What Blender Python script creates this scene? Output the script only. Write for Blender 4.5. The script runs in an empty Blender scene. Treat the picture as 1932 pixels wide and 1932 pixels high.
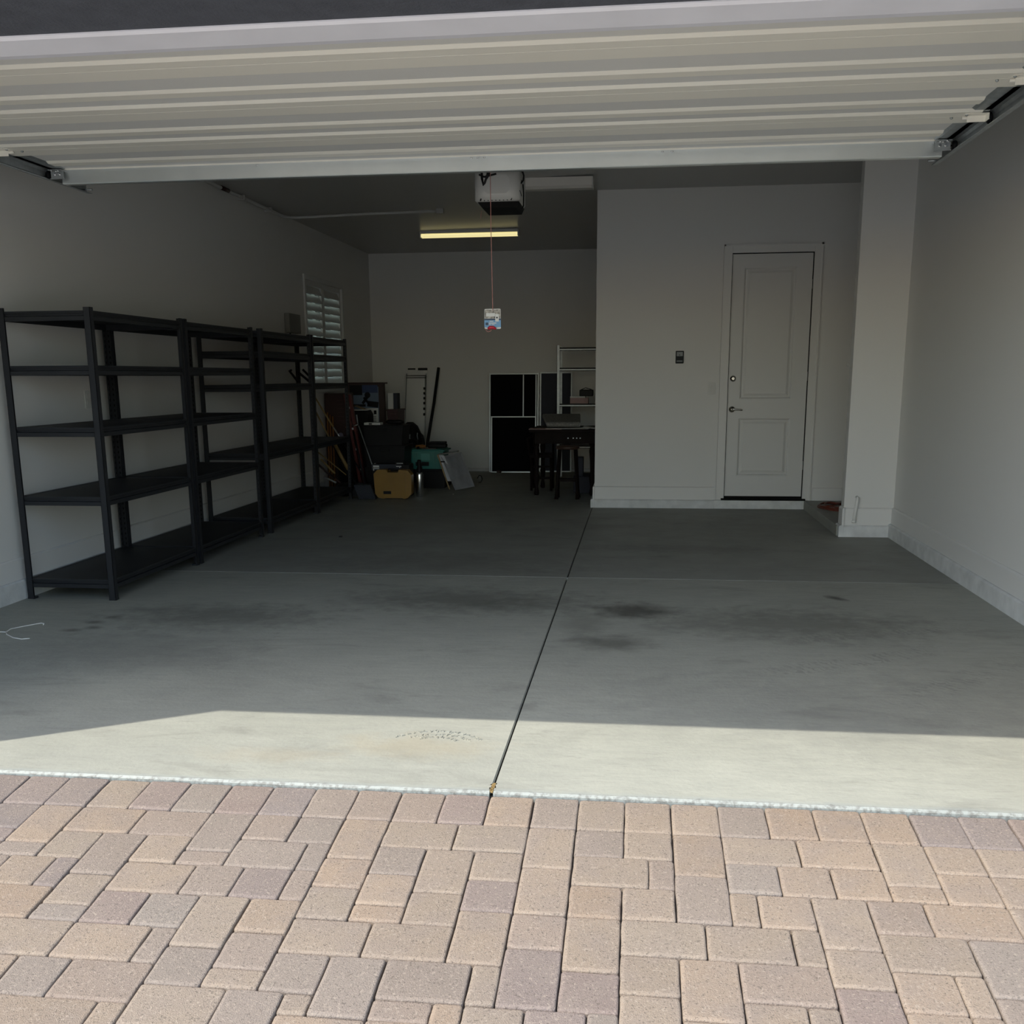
import bpy, bmesh, math, random
from mathutils import Vector, Matrix
random.seed(7)
PI = math.pi
C = bpy.context.scene.collection
SC = bpy.context.scene

# ---------------------------------------------------------------- materials
def srgb(r, g, b):
    f = lambda c: (c/255/12.92) if c/255 <= .04045 else ((c/255+.055)/1.055)**2.4
    return (f(r), f(g), f(b), 1)

def mat(name, col, rough=.6, metal=0., var=0., vscale=8., bump=0., bscale=60., emit=None, estr=0., spec=.5, aniso=None):
    m = bpy.data.materials.new(name); m.use_nodes = True
    nt = m.node_tree; b = nt.nodes['Principled BSDF']
    if len(col) == 3: col = (*col, 1)
    b.inputs['Base Color'].default_value = col
    b.inputs['Roughness'].default_value = rough
    b.inputs['Metallic'].default_value = metal
    b.inputs['Specular IOR Level'].default_value = spec
    tc = nt.nodes.new('ShaderNodeTexCoord')
    if var:
        n = nt.nodes.new('ShaderNodeTexNoise'); n.inputs['Scale'].default_value = vscale; n.inputs['Detail'].default_value = 5
        r = nt.nodes.new('ShaderNodeMapRange'); r.inputs[1].default_value = .3; r.inputs[2].default_value = .7
        r.inputs[3].default_value = 1-var; r.inputs[4].default_value = 1+var*.6
        mx = nt.nodes.new('ShaderNodeMix'); mx.data_type = 'RGBA'; mx.blend_type = 'MULTIPLY'; mx.inputs[0].default_value = 1
        mx.inputs[6].default_value = col
        co = nt.nodes.new('ShaderNodeCombineColor')
        nt.links.new(tc.outputs['Object'], n.inputs['Vector']); nt.links.new(n.outputs['Fac'], r.inputs[0])
        for k in range(3): nt.links.new(r.outputs[0], co.inputs[k])
        nt.links.new(co.outputs[0], mx.inputs[7]); nt.links.new(mx.outputs[2], b.inputs['Base Color'])
    if bump:
        n2 = nt.nodes.new('ShaderNodeTexNoise'); n2.inputs['Scale'].default_value = bscale; n2.inputs['Detail'].default_value = 6
        bp = nt.nodes.new('ShaderNodeBump'); bp.inputs['Strength'].default_value = bump; bp.inputs['Distance'].default_value = .01
        nt.links.new(tc.outputs['Object'], n2.inputs['Vector']); nt.links.new(n2.outputs['Fac'], bp.inputs['Height'])
        nt.links.new(bp.outputs[0], b.inputs['Normal'])
    if emit:
        b.inputs['Emission Color'].default_value = (*emit, 1); b.inputs['Emission Strength'].default_value = estr
    return m

M = {}
M['wall'] = mat('wall_paint', (.70, .695, .675), .55, bump=.06, bscale=140, spec=.3)
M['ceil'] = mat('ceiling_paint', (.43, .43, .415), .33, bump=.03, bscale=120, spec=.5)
M['trim'] = mat('trim_paint', (.71, .705, .685), .45, bump=.04, bscale=60, spec=.35)
M['doorpaint'] = mat('door_paint', (.66, .66, .645), .4, spec=.35)
M['stucco'] = mat('grey_stucco', (.078, .086, .108), .9, bump=.5, bscale=90, var=.15, vscale=14)
M['stem'] = mat('painted_concrete_stem', (.66, .67, .665), .6, var=.16, vscale=9, bump=.25, bscale=30)
M['vinyl'] = mat('vinyl_stop', (.74, .75, .82), .35, var=.05, vscale=5)
M['cream'] = mat('cream_steel', (.94, .91, .82), .45, bump=.03, bscale=200)
M['backing'] = mat('grey_backing', (.76, .755, .73), .6, bump=.05, bscale=90)
M['galv'] = mat('galvanised', (.80, .84, .84), .30, .8, var=.05, vscale=5)
M['galvd'] = mat('dull_galvanised', (.45, .48, .49), .5, .8, var=.15, vscale=20)
M['steel'] = mat('bright_steel', (.75, .76, .77), .25, 1.)
M['blackmetal'] = mat('black_powdercoat', (.016, .0175, .021), .42, 0, spec=.4)
M['shelfboard'] = mat('black_shelf_board', (.014, .015, .018), .55, 0, spec=.35, var=.3, vscale=5)
M['black'] = mat('black_plastic', (.006, .006, .007), .5, spec=.2)
M['vblack'] = mat('black_rubber', (.004, .004, .004), .8, spec=.2)
M['whitep'] = mat('white_plastic', (.60, .60, .58), .4)
M['greyp'] = mat('light_grey_plastic', (.42, .42, .40), .4)
M['white'] = mat('white_card', (.62, .62, .60), .6)
M['chrome'] = mat('satin_nickel', (.62, .61, .58), .22, 1.)
M['lcd'] = mat('pale_display', (.22, .24, .25), .4)
M['keypad'] = mat('dark_keypad', (.008, .011, .014), .5, spec=.2)
M['screenblack'] = mat('black_screen_mesh', (.004, .004, .005), .9, spec=.1)
M['bluegrey'] = mat('blue_grey_panel', (.035, .038, .052), .8)
M['alu'] = mat('aluminium_frame', (.42, .45, .46), .4, .6)
M['yellow'] = mat('yellow_case', (.25, .130, .012), .45, var=.1, vscale=6)
M['teal'] = mat('teal_tote', (.018, .17, .14), .4)
M['tealpale'] = mat('pale_teal_label', (.06, .26, .22), .5)
M['cloth'] = mat('white_cloth', (.50, .51, .54), .85, var=.12, vscale=10, bump=.5, bscale=14)
M['red'] = mat('red_paint', (.10, .010, .007), .45)
M['darkred'] = mat('dark_red', (.028, .005, .004), .55)
M['maroon'] = mat('maroon_plastic', (.05, .012, .016), .5)
M['orange'] = mat('orange_rubber', (.15, .03, .015), .5)
M['orangewood'] = mat('orange_handle', (.25, .10, .02), .5)
M['wood'] = mat('pale_wood', (.28, .19, .075), .55, var=.2, vscale=12)
M['darkwood'] = mat('dark_wood', (.010, .006, .005), .65, spec=.12, var=.3, vscale=9)
M['seat'] = mat('brown_leather', (.05, .026, .018), .5)
M['blue'] = mat('box_blue', (.03, .05, .12), .6)
M['sky_blue'] = mat('box_light_blue', (.12, .16, .22), .6)
M['cardboard'] = mat('cardboard', (.05, .03, .026), .8)
M['tagblue'] = mat('tag_blue', (.13, .30, .50), .5)
M['navy'] = mat('tag_navy', (.01, .03, .07), .5)
M['tagphoto'] = mat('tag_photo', (.35, .32, .28), .5, var=.9, vscale=60)
M['tagred'] = mat('red_handle', (.45, .01, .03), .4)
M['cordpink'] = mat('faded_red_cord', (.42, .20, .18), .8)
M['pink'] = mat('pink_card', (.42, .28, .27), .7)
M['cushion'] = mat('grey_speckled_fabric', (.22, .215, .20), .9, var=.6, vscale=120, bump=.4, bscale=150)
M['pipe'] = mat('painted_pipe', (.52, .52, .50), .5)
M['greybox'] = mat('grey_box_paint', (.20, .20, .19), .6, spec=.2)
M['louver'] = mat('louver_paint', (.60, .61, .60), .4)
M['lamp'] = mat('lit_tube', (.9, .85, .6), .5, emit=(1., .87, .42), estr=.80)
M['diffuser'] = mat('unlit_diffuser', (.72, .69, .64), .4)
M['joint'] = mat('dark_joint', (.05, .048, .042), .95)
M['hair'] = mat('pale_filler', (.55, .56, .50), .9)
M['string'] = mat('white_string', (.75, .74, .70), .8)
M['glove'] = mat('purple_grey', (.22, .20, .26), .8)

def glass_mat():
    m = bpy.data.materials.new('window_glass'); m.use_nodes = True
    nt = m.node_tree; N = nt.nodes; N.remove(N['Principled BSDF'])
    tr = N.new('ShaderNodeBsdfTransparent'); tr.inputs[0].default_value = (.88, .95, .93, 1)
    gl = N.new('ShaderNodeBsdfGlossy'); gl.inputs['Roughness'].default_value = .02
    fr = N.new('ShaderNodeFresnel'); fr.inputs[0].default_value = 1.45
    mx = N.new('ShaderNodeMixShader')
    nt.links.new(fr.outputs[0], mx.inputs[0]); nt.links.new(tr.outputs[0], mx.inputs[1]); nt.links.new(gl.outputs[0], mx.inputs[2])
    nt.links.new(mx.outputs[0], N['Material Output'].inputs[0])
    return m
M['glass'] = glass_mat()

def concrete():
    m = bpy.data.materials.new('garage_concrete'); m.use_nodes = True
    nt = m.node_tree; N = nt.nodes; L = nt.links; b = N['Principled BSDF']
    geo = N.new('ShaderNodeNewGeometry')
    def noise(scale, det=6, vec=None, dist=0., st=None):
        n = N.new('ShaderNodeTexNoise'); n.inputs['Scale'].default_value = scale; n.inputs['Detail'].default_value = det
        n.inputs['Distortion'].default_value = dist; n.inputs['Roughness'].default_value = .62
        if st:
            mp = N.new('ShaderNodeMapping'); mp.inputs['Scale'].default_value = st; L.new(geo.outputs['Position'], mp.inputs['Vector']); L.new(mp.outputs[0], n.inputs['Vector'])
        else: L.new(geo.outputs['Position'], n.inputs['Vector'])
        return n.outputs['Fac']
    def mr(x, a, b_, c, d):
        r = N.new('ShaderNodeMapRange'); r.inputs[1].default_value = a; r.inputs[2].default_value = b_; r.inputs[3].default_value = c; r.inputs[4].default_value = d
        L.new(x, r.inputs[0]); return r.outputs[0]
    def math_(op, a, b_):
        n = N.new('ShaderNodeMath'); n.operation = op
        for i, v in enumerate((a, b_)):
            if hasattr(v, 'links'): L.new(v, n.inputs[i])
            else: n.inputs[i].default_value = v
        return n.outputs[0]
    def mix(fac, a, b_, bt='MIX'):
        x = N.new('ShaderNodeMix'); x.data_type = 'RGBA'; x.blend_type = bt
        if hasattr(fac, 'links'): L.new(fac, x.inputs[0])
        else: x.inputs[0].default_value = fac
        for i, v in ((6, a), (7, b_)):
            if hasattr(v, 'links'): L.new(v, x.inputs[i])
            else: x.inputs[i].default_value = (*v, 1)
        return x.outputs[2]
    col = mix(mr(noise(1.1, 7, dist=.4), .35, .65, 0, 1), (.385, .388, .332), (.325, .328, .283))
    col = mix(mr(noise(14, 8, st=(.35, 1.6, 1)), .42, .62, 0, .30), col, (.26, .265, .235))
    col = mix(mr(noise(6, 8, st=(.5, 1.4, 1)), .60, .70, 0, .35), col, (.44, .445, .39))
    col = mix(mr(noise(60, 5), .60, .76, 0, .35), col, (.47, .47, .41))
    col = mix(mr(noise(70, 8, st=(.4, 1.5, 1)), .54, .66, 0, .32), col, (.23, .23, .205))
    col = mix(mr(noise(24, 9, st=(.25, 2.2, 1)), .60, .66, 0, .30), col, (.18, .18, .16))
    # the floor colour turns darker in a sharp step beyond the cross joint
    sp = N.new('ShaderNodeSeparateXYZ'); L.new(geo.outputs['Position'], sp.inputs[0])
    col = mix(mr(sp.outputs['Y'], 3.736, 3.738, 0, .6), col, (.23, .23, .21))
    col = mix(mr(noise(2.6, 9, dist=.8, st=(.6, 1.3, 1)), .56, .70, 0, .45), col, (.16, .16, .14))
    # tan mineral stain by the stamp and dark oil stains, each at its own place
    def blob(x, y, rx, ry, colr, amt, rag=.5, ang=0):
        nonlocal col
        mp = N.new('ShaderNodeMapping'); mp.vector_type = 'TEXTURE'
        mp.inputs['Location'].default_value = (x, y, 0); mp.inputs['Scale'].default_value = (rx, ry, 1); mp.inputs['Rotation'].default_value = (0, 0, ang)
        L.new(geo.outputs['Position'], mp.inputs['Vector'])
        ln = N.new('ShaderNodeVectorMath'); ln.operation = 'LENGTH'; L.new(mp.outputs[0], ln.inputs[0])
        d = math_('ADD', ln.outputs['Value'], math_('MULTIPLY', math_('SUBTRACT', noise(9, 6), .5), rag*2))
        col = mix(mr(d, .25, 1.0, amt, 0), col, colr)
    blob(-.82, .40, .40, .16, (.35, .31, .225), .5, .8)
    blob(-1.35, .25, .35, .10, (.36, .32, .24), .35, .8)
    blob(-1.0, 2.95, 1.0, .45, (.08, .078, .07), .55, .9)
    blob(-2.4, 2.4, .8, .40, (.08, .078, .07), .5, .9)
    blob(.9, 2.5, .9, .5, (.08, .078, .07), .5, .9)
    blob(.0, 2.75, .30, .26, (.04, .036, .032), .78, .45)
    blob(-.12, 2.0, .26, .20, (.07, .066, .058), .60, .6)
    blob(-.28, 2.4, .18, .45, (.11, .105, .09), .35, .6)
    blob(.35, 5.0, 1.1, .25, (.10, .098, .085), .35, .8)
    blob(1.25, 3.21, .055, .11, (.04, .04, .038), .9, .35, .6)
    blob(.95, 1.05, 1.2, .7, (.15, .155, .15), .25, .9)
    blob(-2.6, 1.6, .9, .45, (.14, .14, .13), .3, .9)
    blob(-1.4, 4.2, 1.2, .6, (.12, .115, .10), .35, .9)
    for (x, y) in ((-3.04, 2.30), (-3.08, 2.18), (-3.02, 2.05), (-3.12, 1.98)): blob(x, y, .07, .05, (.07, .065, .055), .6, .5)
    # tread marks of tyres on the right
    for (x, y, a) in ((1.25, 2.3, .35), (1.05, 1.75, .5), (1.5, 1.5, .8)):
        mp = N.new('ShaderNodeMapping'); mp.vector_type = 'TEXTURE'; mp.inputs['Location'].default_value = (x, y, 0); mp.inputs['Rotation'].default_value = (0, 0, a)
        L.new(geo.outputs['Position'], mp.inputs['Vector'])
        s2 = N.new('ShaderNodeSeparateXYZ'); L.new(mp.outputs[0], s2.inputs[0])
        band = math_('MULTIPLY', mr(math_('ABSOLUTE', s2.outputs['Y'], 0), .06, .10, 1, 0), mr(math_('ABSOLUTE', s2.outputs['X'], 0), .3, .7, 1, 0))
        wv = N.new('ShaderNodeTexWave'); wv.inputs['Scale'].default_value = 8; wv.inputs['Distortion'].default_value = 7; wv.inputs['Detail Scale'].default_value = 3; L.new(mp.outputs[0], wv.inputs['Vector'])
        col = mix(math_('MULTIPLY', math_('MULTIPLY', band, mr(wv.outputs['Fac'], .45, .8, 0, .38)), mr(noise(8, 4), .4, .6, 0, 1)), col, (.13, .13, .12))
    # pale weathered lip where the slab meets the pavers
    edge = math_('ADD', sp.outputs['Y'], math_('MULTIPLY', math_('SUBTRACT', noise(10, 6), .5), .05))
    col = mix(mr(edge, .008, .040, .7, 0), col, (.31, .335, .32))
    col = mix(math_('MULTIPLY', mr(edge, .004, .020, 1, 0), mr(noise(55, 6), .45, .6, 0, .7)), col, (.14, .135, .12))
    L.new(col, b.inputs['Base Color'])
    b.inputs['Specular IOR Level'].default_value = .35
    L.new(mr(noise(3, 6), .3, .7, .48, .68), b.inputs['Roughness'])
    bp = N.new('ShaderNodeBump'); bp.inputs['Strength'].default_value = .25; bp.inputs['Distance'].default_value = .006
    L.new(noise(45, 8), bp.inputs['Height']); L.new(bp.outputs[0], b.inputs['Normal'])
    return m
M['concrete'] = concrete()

def paver_mat():
    m = bpy.data.materials.new('tumbled_pavers'); m.use_nodes = True
    nt = m.node_tree; N = nt.nodes; L = nt.links; b = N['Principled BSDF']
    at = N.new('ShaderNodeAttribute'); at.attribute_name = 'tint'
    geo = N.new('ShaderNodeNewGeometry')
    def noise(s, d=6):
        n = N.new('ShaderNodeTexNoise'); n.inputs['Scale'].default_value = s; n.inputs['Detail'].default_value = d; L.new(geo.outputs['Position'], n.inputs['Vector']); return n.outputs['Fac']
    def mr(x, a, b_, c, d):
        r = N.new('ShaderNodeMapRange'); r.inputs[1].default_value = a; r.inputs[2].default_value = b_; r.inputs[3].default_value = c; r.inputs[4].default_value = d
        L.new(x, r.inputs[0]); return r.outputs[0]
    x = N.new('ShaderNodeMix'); x.data_type = 'RGBA'; L.new(mr(noise(9), .42, .68, 0, .55), x.inputs[0]); L.new(at.outputs['Color'], x.inputs[6]); x.inputs[7].default_value = (.238, .195, .166, 1)
    y = N.new('ShaderNodeMix'); y.data_type = 'RGBA'; L.new(mr(noise(170, 3), .57, .68, 0, .7), y.inputs[0]); L.new(x.outputs[2], y.inputs[6]); y.inputs[7].default_value = (.10, .083, .07, 1)
    z = N.new('ShaderNodeMix'); z.data_type = 'RGBA'; L.new(mr(noise(120, 3), .56, .70, 0, .5), z.inputs[0]); L.new(y.outputs[2], z.inputs[6]); z.inputs[7].default_value = (.40, .335, .27, 1)
    L.new(z.outputs[2], b.inputs['Base Color'])
    b.inputs['Roughness'].default_value = .9; b.inputs['Specular IOR Level'].default_value = .2
    bp = N.new('ShaderNodeBump'); bp.inputs['Strength'].default_value = .6; bp.inputs['Distance'].default_value = .006
    L.new(noise(300, 4), bp.inputs['Height']); L.new(bp.outputs[0], b.inputs['Normal'])
    return m
M['paver'] = paver_mat()
M['sand'] = mat('joint_sand', (.13, .11, .095), 1., var=.4, vscale=60)
M['ground'] = mat('ground_gravel', (.55, .52, .47), 1., var=.15, vscale=3)

# ---------------------------------------------------------------- mesh builder
class MB:
    def __init__(s): s.bm = bmesh.new(); s.mi = 0
    def box(s, x0, x1, y0, y1, z0, z1, rot=None, bev=0.):
        v = [s.bm.verts.new((x, y, z)) for z in (z0, z1) for y in (y0, y1) for x in (x0, x1)]
        fs = [(0,2,3,1), (4,5,7,6), (0,1,5,4), (2,6,7,3), (0,4,6,2), (1,3,7,5)]
        fc = [s.bm.faces.new([v[i] for i in f]) for f in fs]
        for f in fc: f.material_index = s.mi
        if rot is not None:
            for q in v: q.co = rot @ q.co
        if bev:
            es = list({e for f in fc for e in f.edges})
            r = bmesh.ops.bevel(s.bm, geom=es, offset=bev, segments=2, affect='EDGES', profile=.6)
            for f in r['faces']: f.material_index = s.mi
        return s
    def obox(s, c, d, rot=None, bev=0.):
        m = Matrix.Translation(Vector(c))
        if rot is not None: m = m @ rot
        return s.box(-d[0]/2, d[0]/2, -d[1]/2, d[1]/2, -d[2]/2, d[2]/2, rot=m, bev=bev)
    def tube(s, pts, r, n=10, cap=True):
        pts = [Vector(p) for p in pts]; rr = r if isinstance(r, (list, tuple)) else [r]*len(pts)
        rings = []; up = None
        for i, p in enumerate(pts):
            if i == 0: t = pts[1]-pts[0]
            elif i == len(pts)-1: t = pts[-1]-pts[-2]
            else: t = (pts[i+1]-pts[i]).normalized()+(pts[i]-pts[i-1]).normalized()
            t.normalize()
            if up is None:
                a = Vector((0,0,1)) if abs(t.z) < .9 else Vector((1,0,0)); up = a
            u = t.cross(up)
            if u.length < 1e-5: u = t.orthogonal()
            u.normalize(); w = u.cross(t).normalized(); up = w
            rings.append([s.bm.verts.new(p+(u*math.cos(2*PI*k/n)+w*math.sin(2*PI*k/n))*rr[i]) for k in range(n)])
        for a, b in zip(rings, rings[1:]):
            for k in range(n):
                f = s.bm.faces.new((a[k], a[(k+1) % n], b[(k+1) % n], b[k])); f.material_index = s.mi; f.smooth = True
        if cap:
            for rg in (rings[0][::-1], rings[-1]):
                try: f = s.bm.faces.new(rg); f.material_index = s.mi
                except ValueError: pass
        return s
    def lathe(s, c, prof, n=20, axis='z'):
        ax = {'z': lambda r, h, a: (r*math.cos(a), r*math.sin(a), h), 'y': lambda r, h, a: (r*math.cos(a), h, r*math.sin(a)), 'x': lambda r, h, a: (h, r*math.cos(a), r*math.sin(a))}[axis]
        c = Vector(c); rings = [[s.bm.verts.new(c+Vector(ax(r, h, 2*PI*k/n))) for k in range(n)] for r, h in prof]
        for a, b in zip(rings, rings[1:]):
            for k in range(n):
                f = s.bm.faces.new((a[k], a[(k+1) % n], b[(k+1) % n], b[k])); f.material_index = s.mi; f.smooth = True
        for rg in (rings[0][::-1], rings[-1]):
            f = s.bm.faces.new(rg); f.material_index = s.mi
        return s
    def prism(s, poly, a0, a1, axis='x', flip=False):
        """poly: 2-D points; axis x -> (y,z), axis y -> (x,z), axis z -> (x,y)"""
        mk = {'x': lambda p, a: (a, p[0], p[1]), 'y': lambda p, a: (p[0], a, p[1]), 'z': lambda p, a: (p[0], p[1], a)}[axis]
        A = [s.bm.verts.new(mk(p, a0)) for p in poly]; B = [s.bm.verts.new(mk(p, a1)) for p in poly]; n = len(poly)
        for k in range(n):
            f = s.bm.faces.new((A[k], A[(k+1) % n], B[(k+1) % n], B[k])); f.material_index = s.mi
        f = s.bm.faces.new(A[::-1]); f.material_index = s.mi
        f = s.bm.faces.new(B); f.material_index = s.mi
        return s
    def quad(s, *p):
        f = s.bm.faces.new([s.bm.verts.new(q) for q in p]); f.material_index = s.mi; return s
    def build(s, name, m, parent=None):
        bmesh.ops.recalc_face_normals(s.bm, faces=s.bm.faces[:])
        me = bpy.data.meshes.new(name); s.bm.to_mesh(me); s.bm.free()
        for x in (m if isinstance(m, (list, tuple)) else [m]): me.materials.append(x)
        o = bpy.data.objects.new(name, me); C.objects.link(o)
        if parent is not None:
            o.parent = parent; o.matrix_parent_inverse = Matrix.Identity(4)
            # parts are modelled in world coordinates: bring them into the root's frame
            w = parent
            off = Vector((0, 0, 0))
            rotm = Matrix.Identity(4)
            chain = []
            while w is not None: chain.append(w); w = w.parent
            mw = Matrix.Identity(4)
            for w in reversed(chain): mw = mw @ (Matrix.LocRotScale(w.location, w.rotation_euler, w.scale))
            me.transform(mw.inverted())
        return o

def thing(name, label, cat, loc=(0,0,0), group=None, rz=0):
    o = bpy.data.objects.new(name, None); C.objects.link(o); o.location = loc; o.rotation_euler = (0, 0, rz)
    o.empty_display_size = .1
    o['label'] = label; o['category'] = cat
    if group: o['group'] = group
    return o
def tag(o, label, cat, group=None):
    o['label'] = label; o['category'] = cat
    if group: o['group'] = group
    return o
def struct(o, label=None):
    o['kind'] = 'structure'
    if label: o['label'] = label
    return o

# ================================================================ SETTING
XL, XR, YB, YC = -3.90, 2.18, 11.76, 7.62
XC, XJ = -.445, -.467
ZC, ZB = 3.186, 3.11
SL = .115

# floor: two bays separated by a rounded control joint, cross joint filled pale
b = MB()
g = .0025
def slab(x0, x1, y0, y1, lip=False):
    c = .004
    b.prism([(y0, -.10), (y0, -.007 if lip else -.006), (y0+(.009 if lip else .004), 0), (y1-.004, 0), (y1, -.006), (y1, -.10)], x0+c, x1-c, 'x')
    # rounded long edges
    for xa, xb in ((x0, x0+c), (x1-c, x1)):
        za, zb_ = (-.008, 0) if xa == x0 else (0, -.008)
        b.bm.faces.new([b.bm.verts.new(q) for q in ((xa, y0+.004, za), (xb, y0+.004, zb_), (xb, y1-.004, zb_), (xa, y1-.004, za))])
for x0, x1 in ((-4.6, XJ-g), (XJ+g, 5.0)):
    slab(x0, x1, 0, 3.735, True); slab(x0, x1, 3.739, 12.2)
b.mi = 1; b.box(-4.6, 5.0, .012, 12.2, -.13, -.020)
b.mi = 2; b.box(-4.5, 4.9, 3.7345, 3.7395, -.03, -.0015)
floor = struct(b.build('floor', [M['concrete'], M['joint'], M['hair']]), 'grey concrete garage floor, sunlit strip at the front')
# worker's stamp pressed in the slab: short raised strokes in three curved rows
b = MB(); random.seed(3)
for row, (rad, a0, a1, n) in enumerate(((.235, 2.55, .55, 17), (.185, 2.35, .62, 13), (.14, 2.2, .85, 8))):
    for k in range(n):
        a = a0+(a1-a0)*k/(n-1)
        cx_, cy_ = -.745+math.cos(a)*rad*.80, .40+math.sin(a)*rad*.72
        for q in range(3):
            an = a+random.choice((0, .5, -.5, 1.57))
            l = random.uniform(.012, .019)
            ox, oy = random.uniform(-.006, .006), random.uniform(-.007, .007)
            b.obox((cx_+ox, cy_+oy, .0008), (l, .0025, .0035), Matrix.Rotation(an, 4, 'Z'))
b.build('stamped_lettering', M['concrete'], floor)

# raised slab of the alcove on the right
b = MB(); b.box(1.722, 3.3, 5.80, YC-.005, -.02, .09, bev=.006)
struct(b.build('floor', M['concrete']), 'raised concrete slab of the side alcove behind the pillar')

# ---- walls
b = MB()   # left wall with window opening
wy0, wy1, wz0, wz1 = 8.78, 10.26, 1.24, 2.50
b.box(-4.06, XL, .15, wy0, -.05, 3.3); b.box(-4.06, XL, wy1, 12.0, -.05, 3.3)
b.box(-4.06, XL, wy0, wy1, -.05, wz0); b.box(-4.06, XL, wy0, wy1, wz1, 3.3)
struct(b.build('wall_left', M['wall']))
b = MB(); b.box(-4.06, 0.2, YB, YB+.14, -.05, 3.3); struct(b.build('wall_back', M['wall']))
b = MB(); b.box(XR, XR+.15, .15, 5.80, -.05, 3.3); struct(b.build('wall_right', M['wall']))
b = MB(); b.box(1.769, 3.3, 5.775, 5.895, -.05, 3.25); struct(b.build('wall_pillar', M['wall']), 'painted wall stub projecting from the right wall')
b = MB(); b.box(3.2, 3.35, 5.895, YC, -.05, 3.25); struct(b.build('wall_alcove', M['wall']))
dx0, dx1, dz0, dz1 = .905, 1.703, .09, 2.556
b = MB()   # wall with the entry door
b.box(XC, dx0, YC, YC+.14, -.05, 3.25); b.box(dx1, 3.35, YC, YC+.14, -.05, 3.25)
b.box(dx0, dx1, YC, YC+.14, dz1, 3.25); b.box(dx0, dx1, YC, YC+.14, -.05, dz0)
b.box(XC, XC+.14, YC+.14, YB, -.05, 3.2)
struct(b.build('wall_middle', M['wall']), 'painted wall holding the panelled entry door')
b = MB()   # ceiling, a touch lower at the left and back
def cz(x, y):
    t = min(1, max(0, (x-XL)/(XC-XL))); u = min(1, max(0, (y-YC)/(YB-YC)))
    zf = ZB+(ZC-ZB)*t; return zf+(ZB-zf)*u
xs = [-4.06, XL, -2.8, -1.6, XC, XC+.14, 3.35]; ys = [.15, 3, 5, YC, YC+.14, 9.7, YB, 12.0]
for i in range(len(xs)-1):
    for j in range(len(ys)-1):
        p = [(xs[i], ys[j]), (xs[i+1], ys[j]), (xs[i+1], ys[j+1]), (xs[i], ys[j+1])]
        b.quad(*[(x, y, cz(x, y)) for x, y in p][::-1])
bmesh.ops.remove_doubles(b.bm, verts=b.bm.verts[:], dist=.001)
g0 = b.bm.faces[:]
r = bmesh.ops.extrude_face_region(b.bm, geom=g0)
for v in [e for e in r['geom'] if isinstance(e, bmesh.types.BMVert)]: v.co.z = 3.45
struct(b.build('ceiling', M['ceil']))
# front wall: piers and header, dark stucco outside
b = MB()
b.box(-9, -3.36, -.30, .15, -.8, 3.9); b.box(1.58, 7, -.30, .15, -.8, 3.9); b.box(-3.36, 1.58, -.30, .15, 2.44, 3.9)
struct(b.build('wall_front', M['stucco']), 'dark grey stucco house front and header over the garage opening')
b = MB(); b.box(-9, 7, -.30, 12.2, 3.47, 3.9)
struct(b.build('roof', M['stucco']))
# vinyl stop moulding along the header
b = MB()
b.prism([(.151, 2.445), (.151, 2.436), (.160, 2.428), (.185, 2.424), (.255, 2.412), (.285, 2.412), (.293, 2.420), (.293, 2.470), (.151, 2.50)], -3.36, 1.58, 'x')
struct(b.build('trim_1', M['vinyl']), 'pale vinyl stop moulding along the top of the garage opening')

# ---- baseboards: concrete stem below, painted board above
def base(name, runs):
    b = MB()
    for (x0, y0, x1, y1, nx, ny, zs, zt) in runs:     # run along wall face with outward normal n
        for th, za, zb_ in ((.040, 0, zs), (.018, zs, zt)):
            xa, xb = sorted((x0, x1)); ya, yb = sorted((y0, y1))
            if nx: xa, xb = sorted((x0, x0+nx*th))
            if ny: ya, yb = sorted((y0, y0+ny*th))
            b.mi = 0 if za == 0 else 1
            if ny:
                c = .010
                pr_ = [(ya if ny < 0 else yb, za), (ya if ny < 0 else yb, zb_-c), ((ya+c) if ny < 0 else (yb-c), zb_), (yb if ny < 0 else ya, zb_), (yb if ny < 0 else ya, za)]
                b.prism(pr_, xa, xb, 'x')
            else:
                c = .010
                f = xa if nx < 0 else xb; bk = xb if nx < 0 else xa
                pr_ = [(f, za), (f, zb_-c), (f-nx*c, zb_), (bk, zb_), (bk, za)]
                b.prism(pr_, ya, yb, 'y')
    return struct(b.build(name, [M['stem'], M['trim']]))
base('baseboard_left', [(XL, .15, XL, YB, 1, 0, .125, .26)])
base('baseboard_right', [(XR, .15, XR, 5.775, -1, 0, .115, .25)])
base('baseboard_pillar', [(1.7695, 5.775, XR, 5.775, 0, -1, .10, .25), (1.769, 5.735, 1.769, 5.895, -1, 0, .10, .25)])
base('baseboard_middle', [(XC+.0005, YC, dx0-.10, YC, 0, -1, .09, .225), (XC, YC-.04, XC, YB, -1, 0, .09, .225)])
base('baseboard_back', [(XL, YB, XC, YB, 0, -1, .04, .05)])
b = MB(); b.box(dx0-.10, 1.722, YC-.042, YC+.0, 0, .088, bev=.004); struct(b.build('trim_2', M['stem']), 'painted concrete stem under the entry door')
b = MB(); b.prism([(YC, .09), (YC-.018, .09), (YC-.018, .215), (YC-.008, .225), (YC, .225)], dx1+.10, 3.2, 'x'); struct(b.build('baseboard_alcove', M['trim']))

# ---- entry door
d1 = thing('door_1', '', 'door', (dx0, YC, dz0)); struct(d1, 'white two panel entry door with nickel lever and dark threshold')
del d1['category']
b = MB()
sx0, sx1, sz0, sz1 = .912, 1.696, .118, 2.549; Y0 = YC+.020
P1 = (1.030, 1.548, 1.125, 2.420); P2 = (1.030, 1.548, .340, .930)
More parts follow.
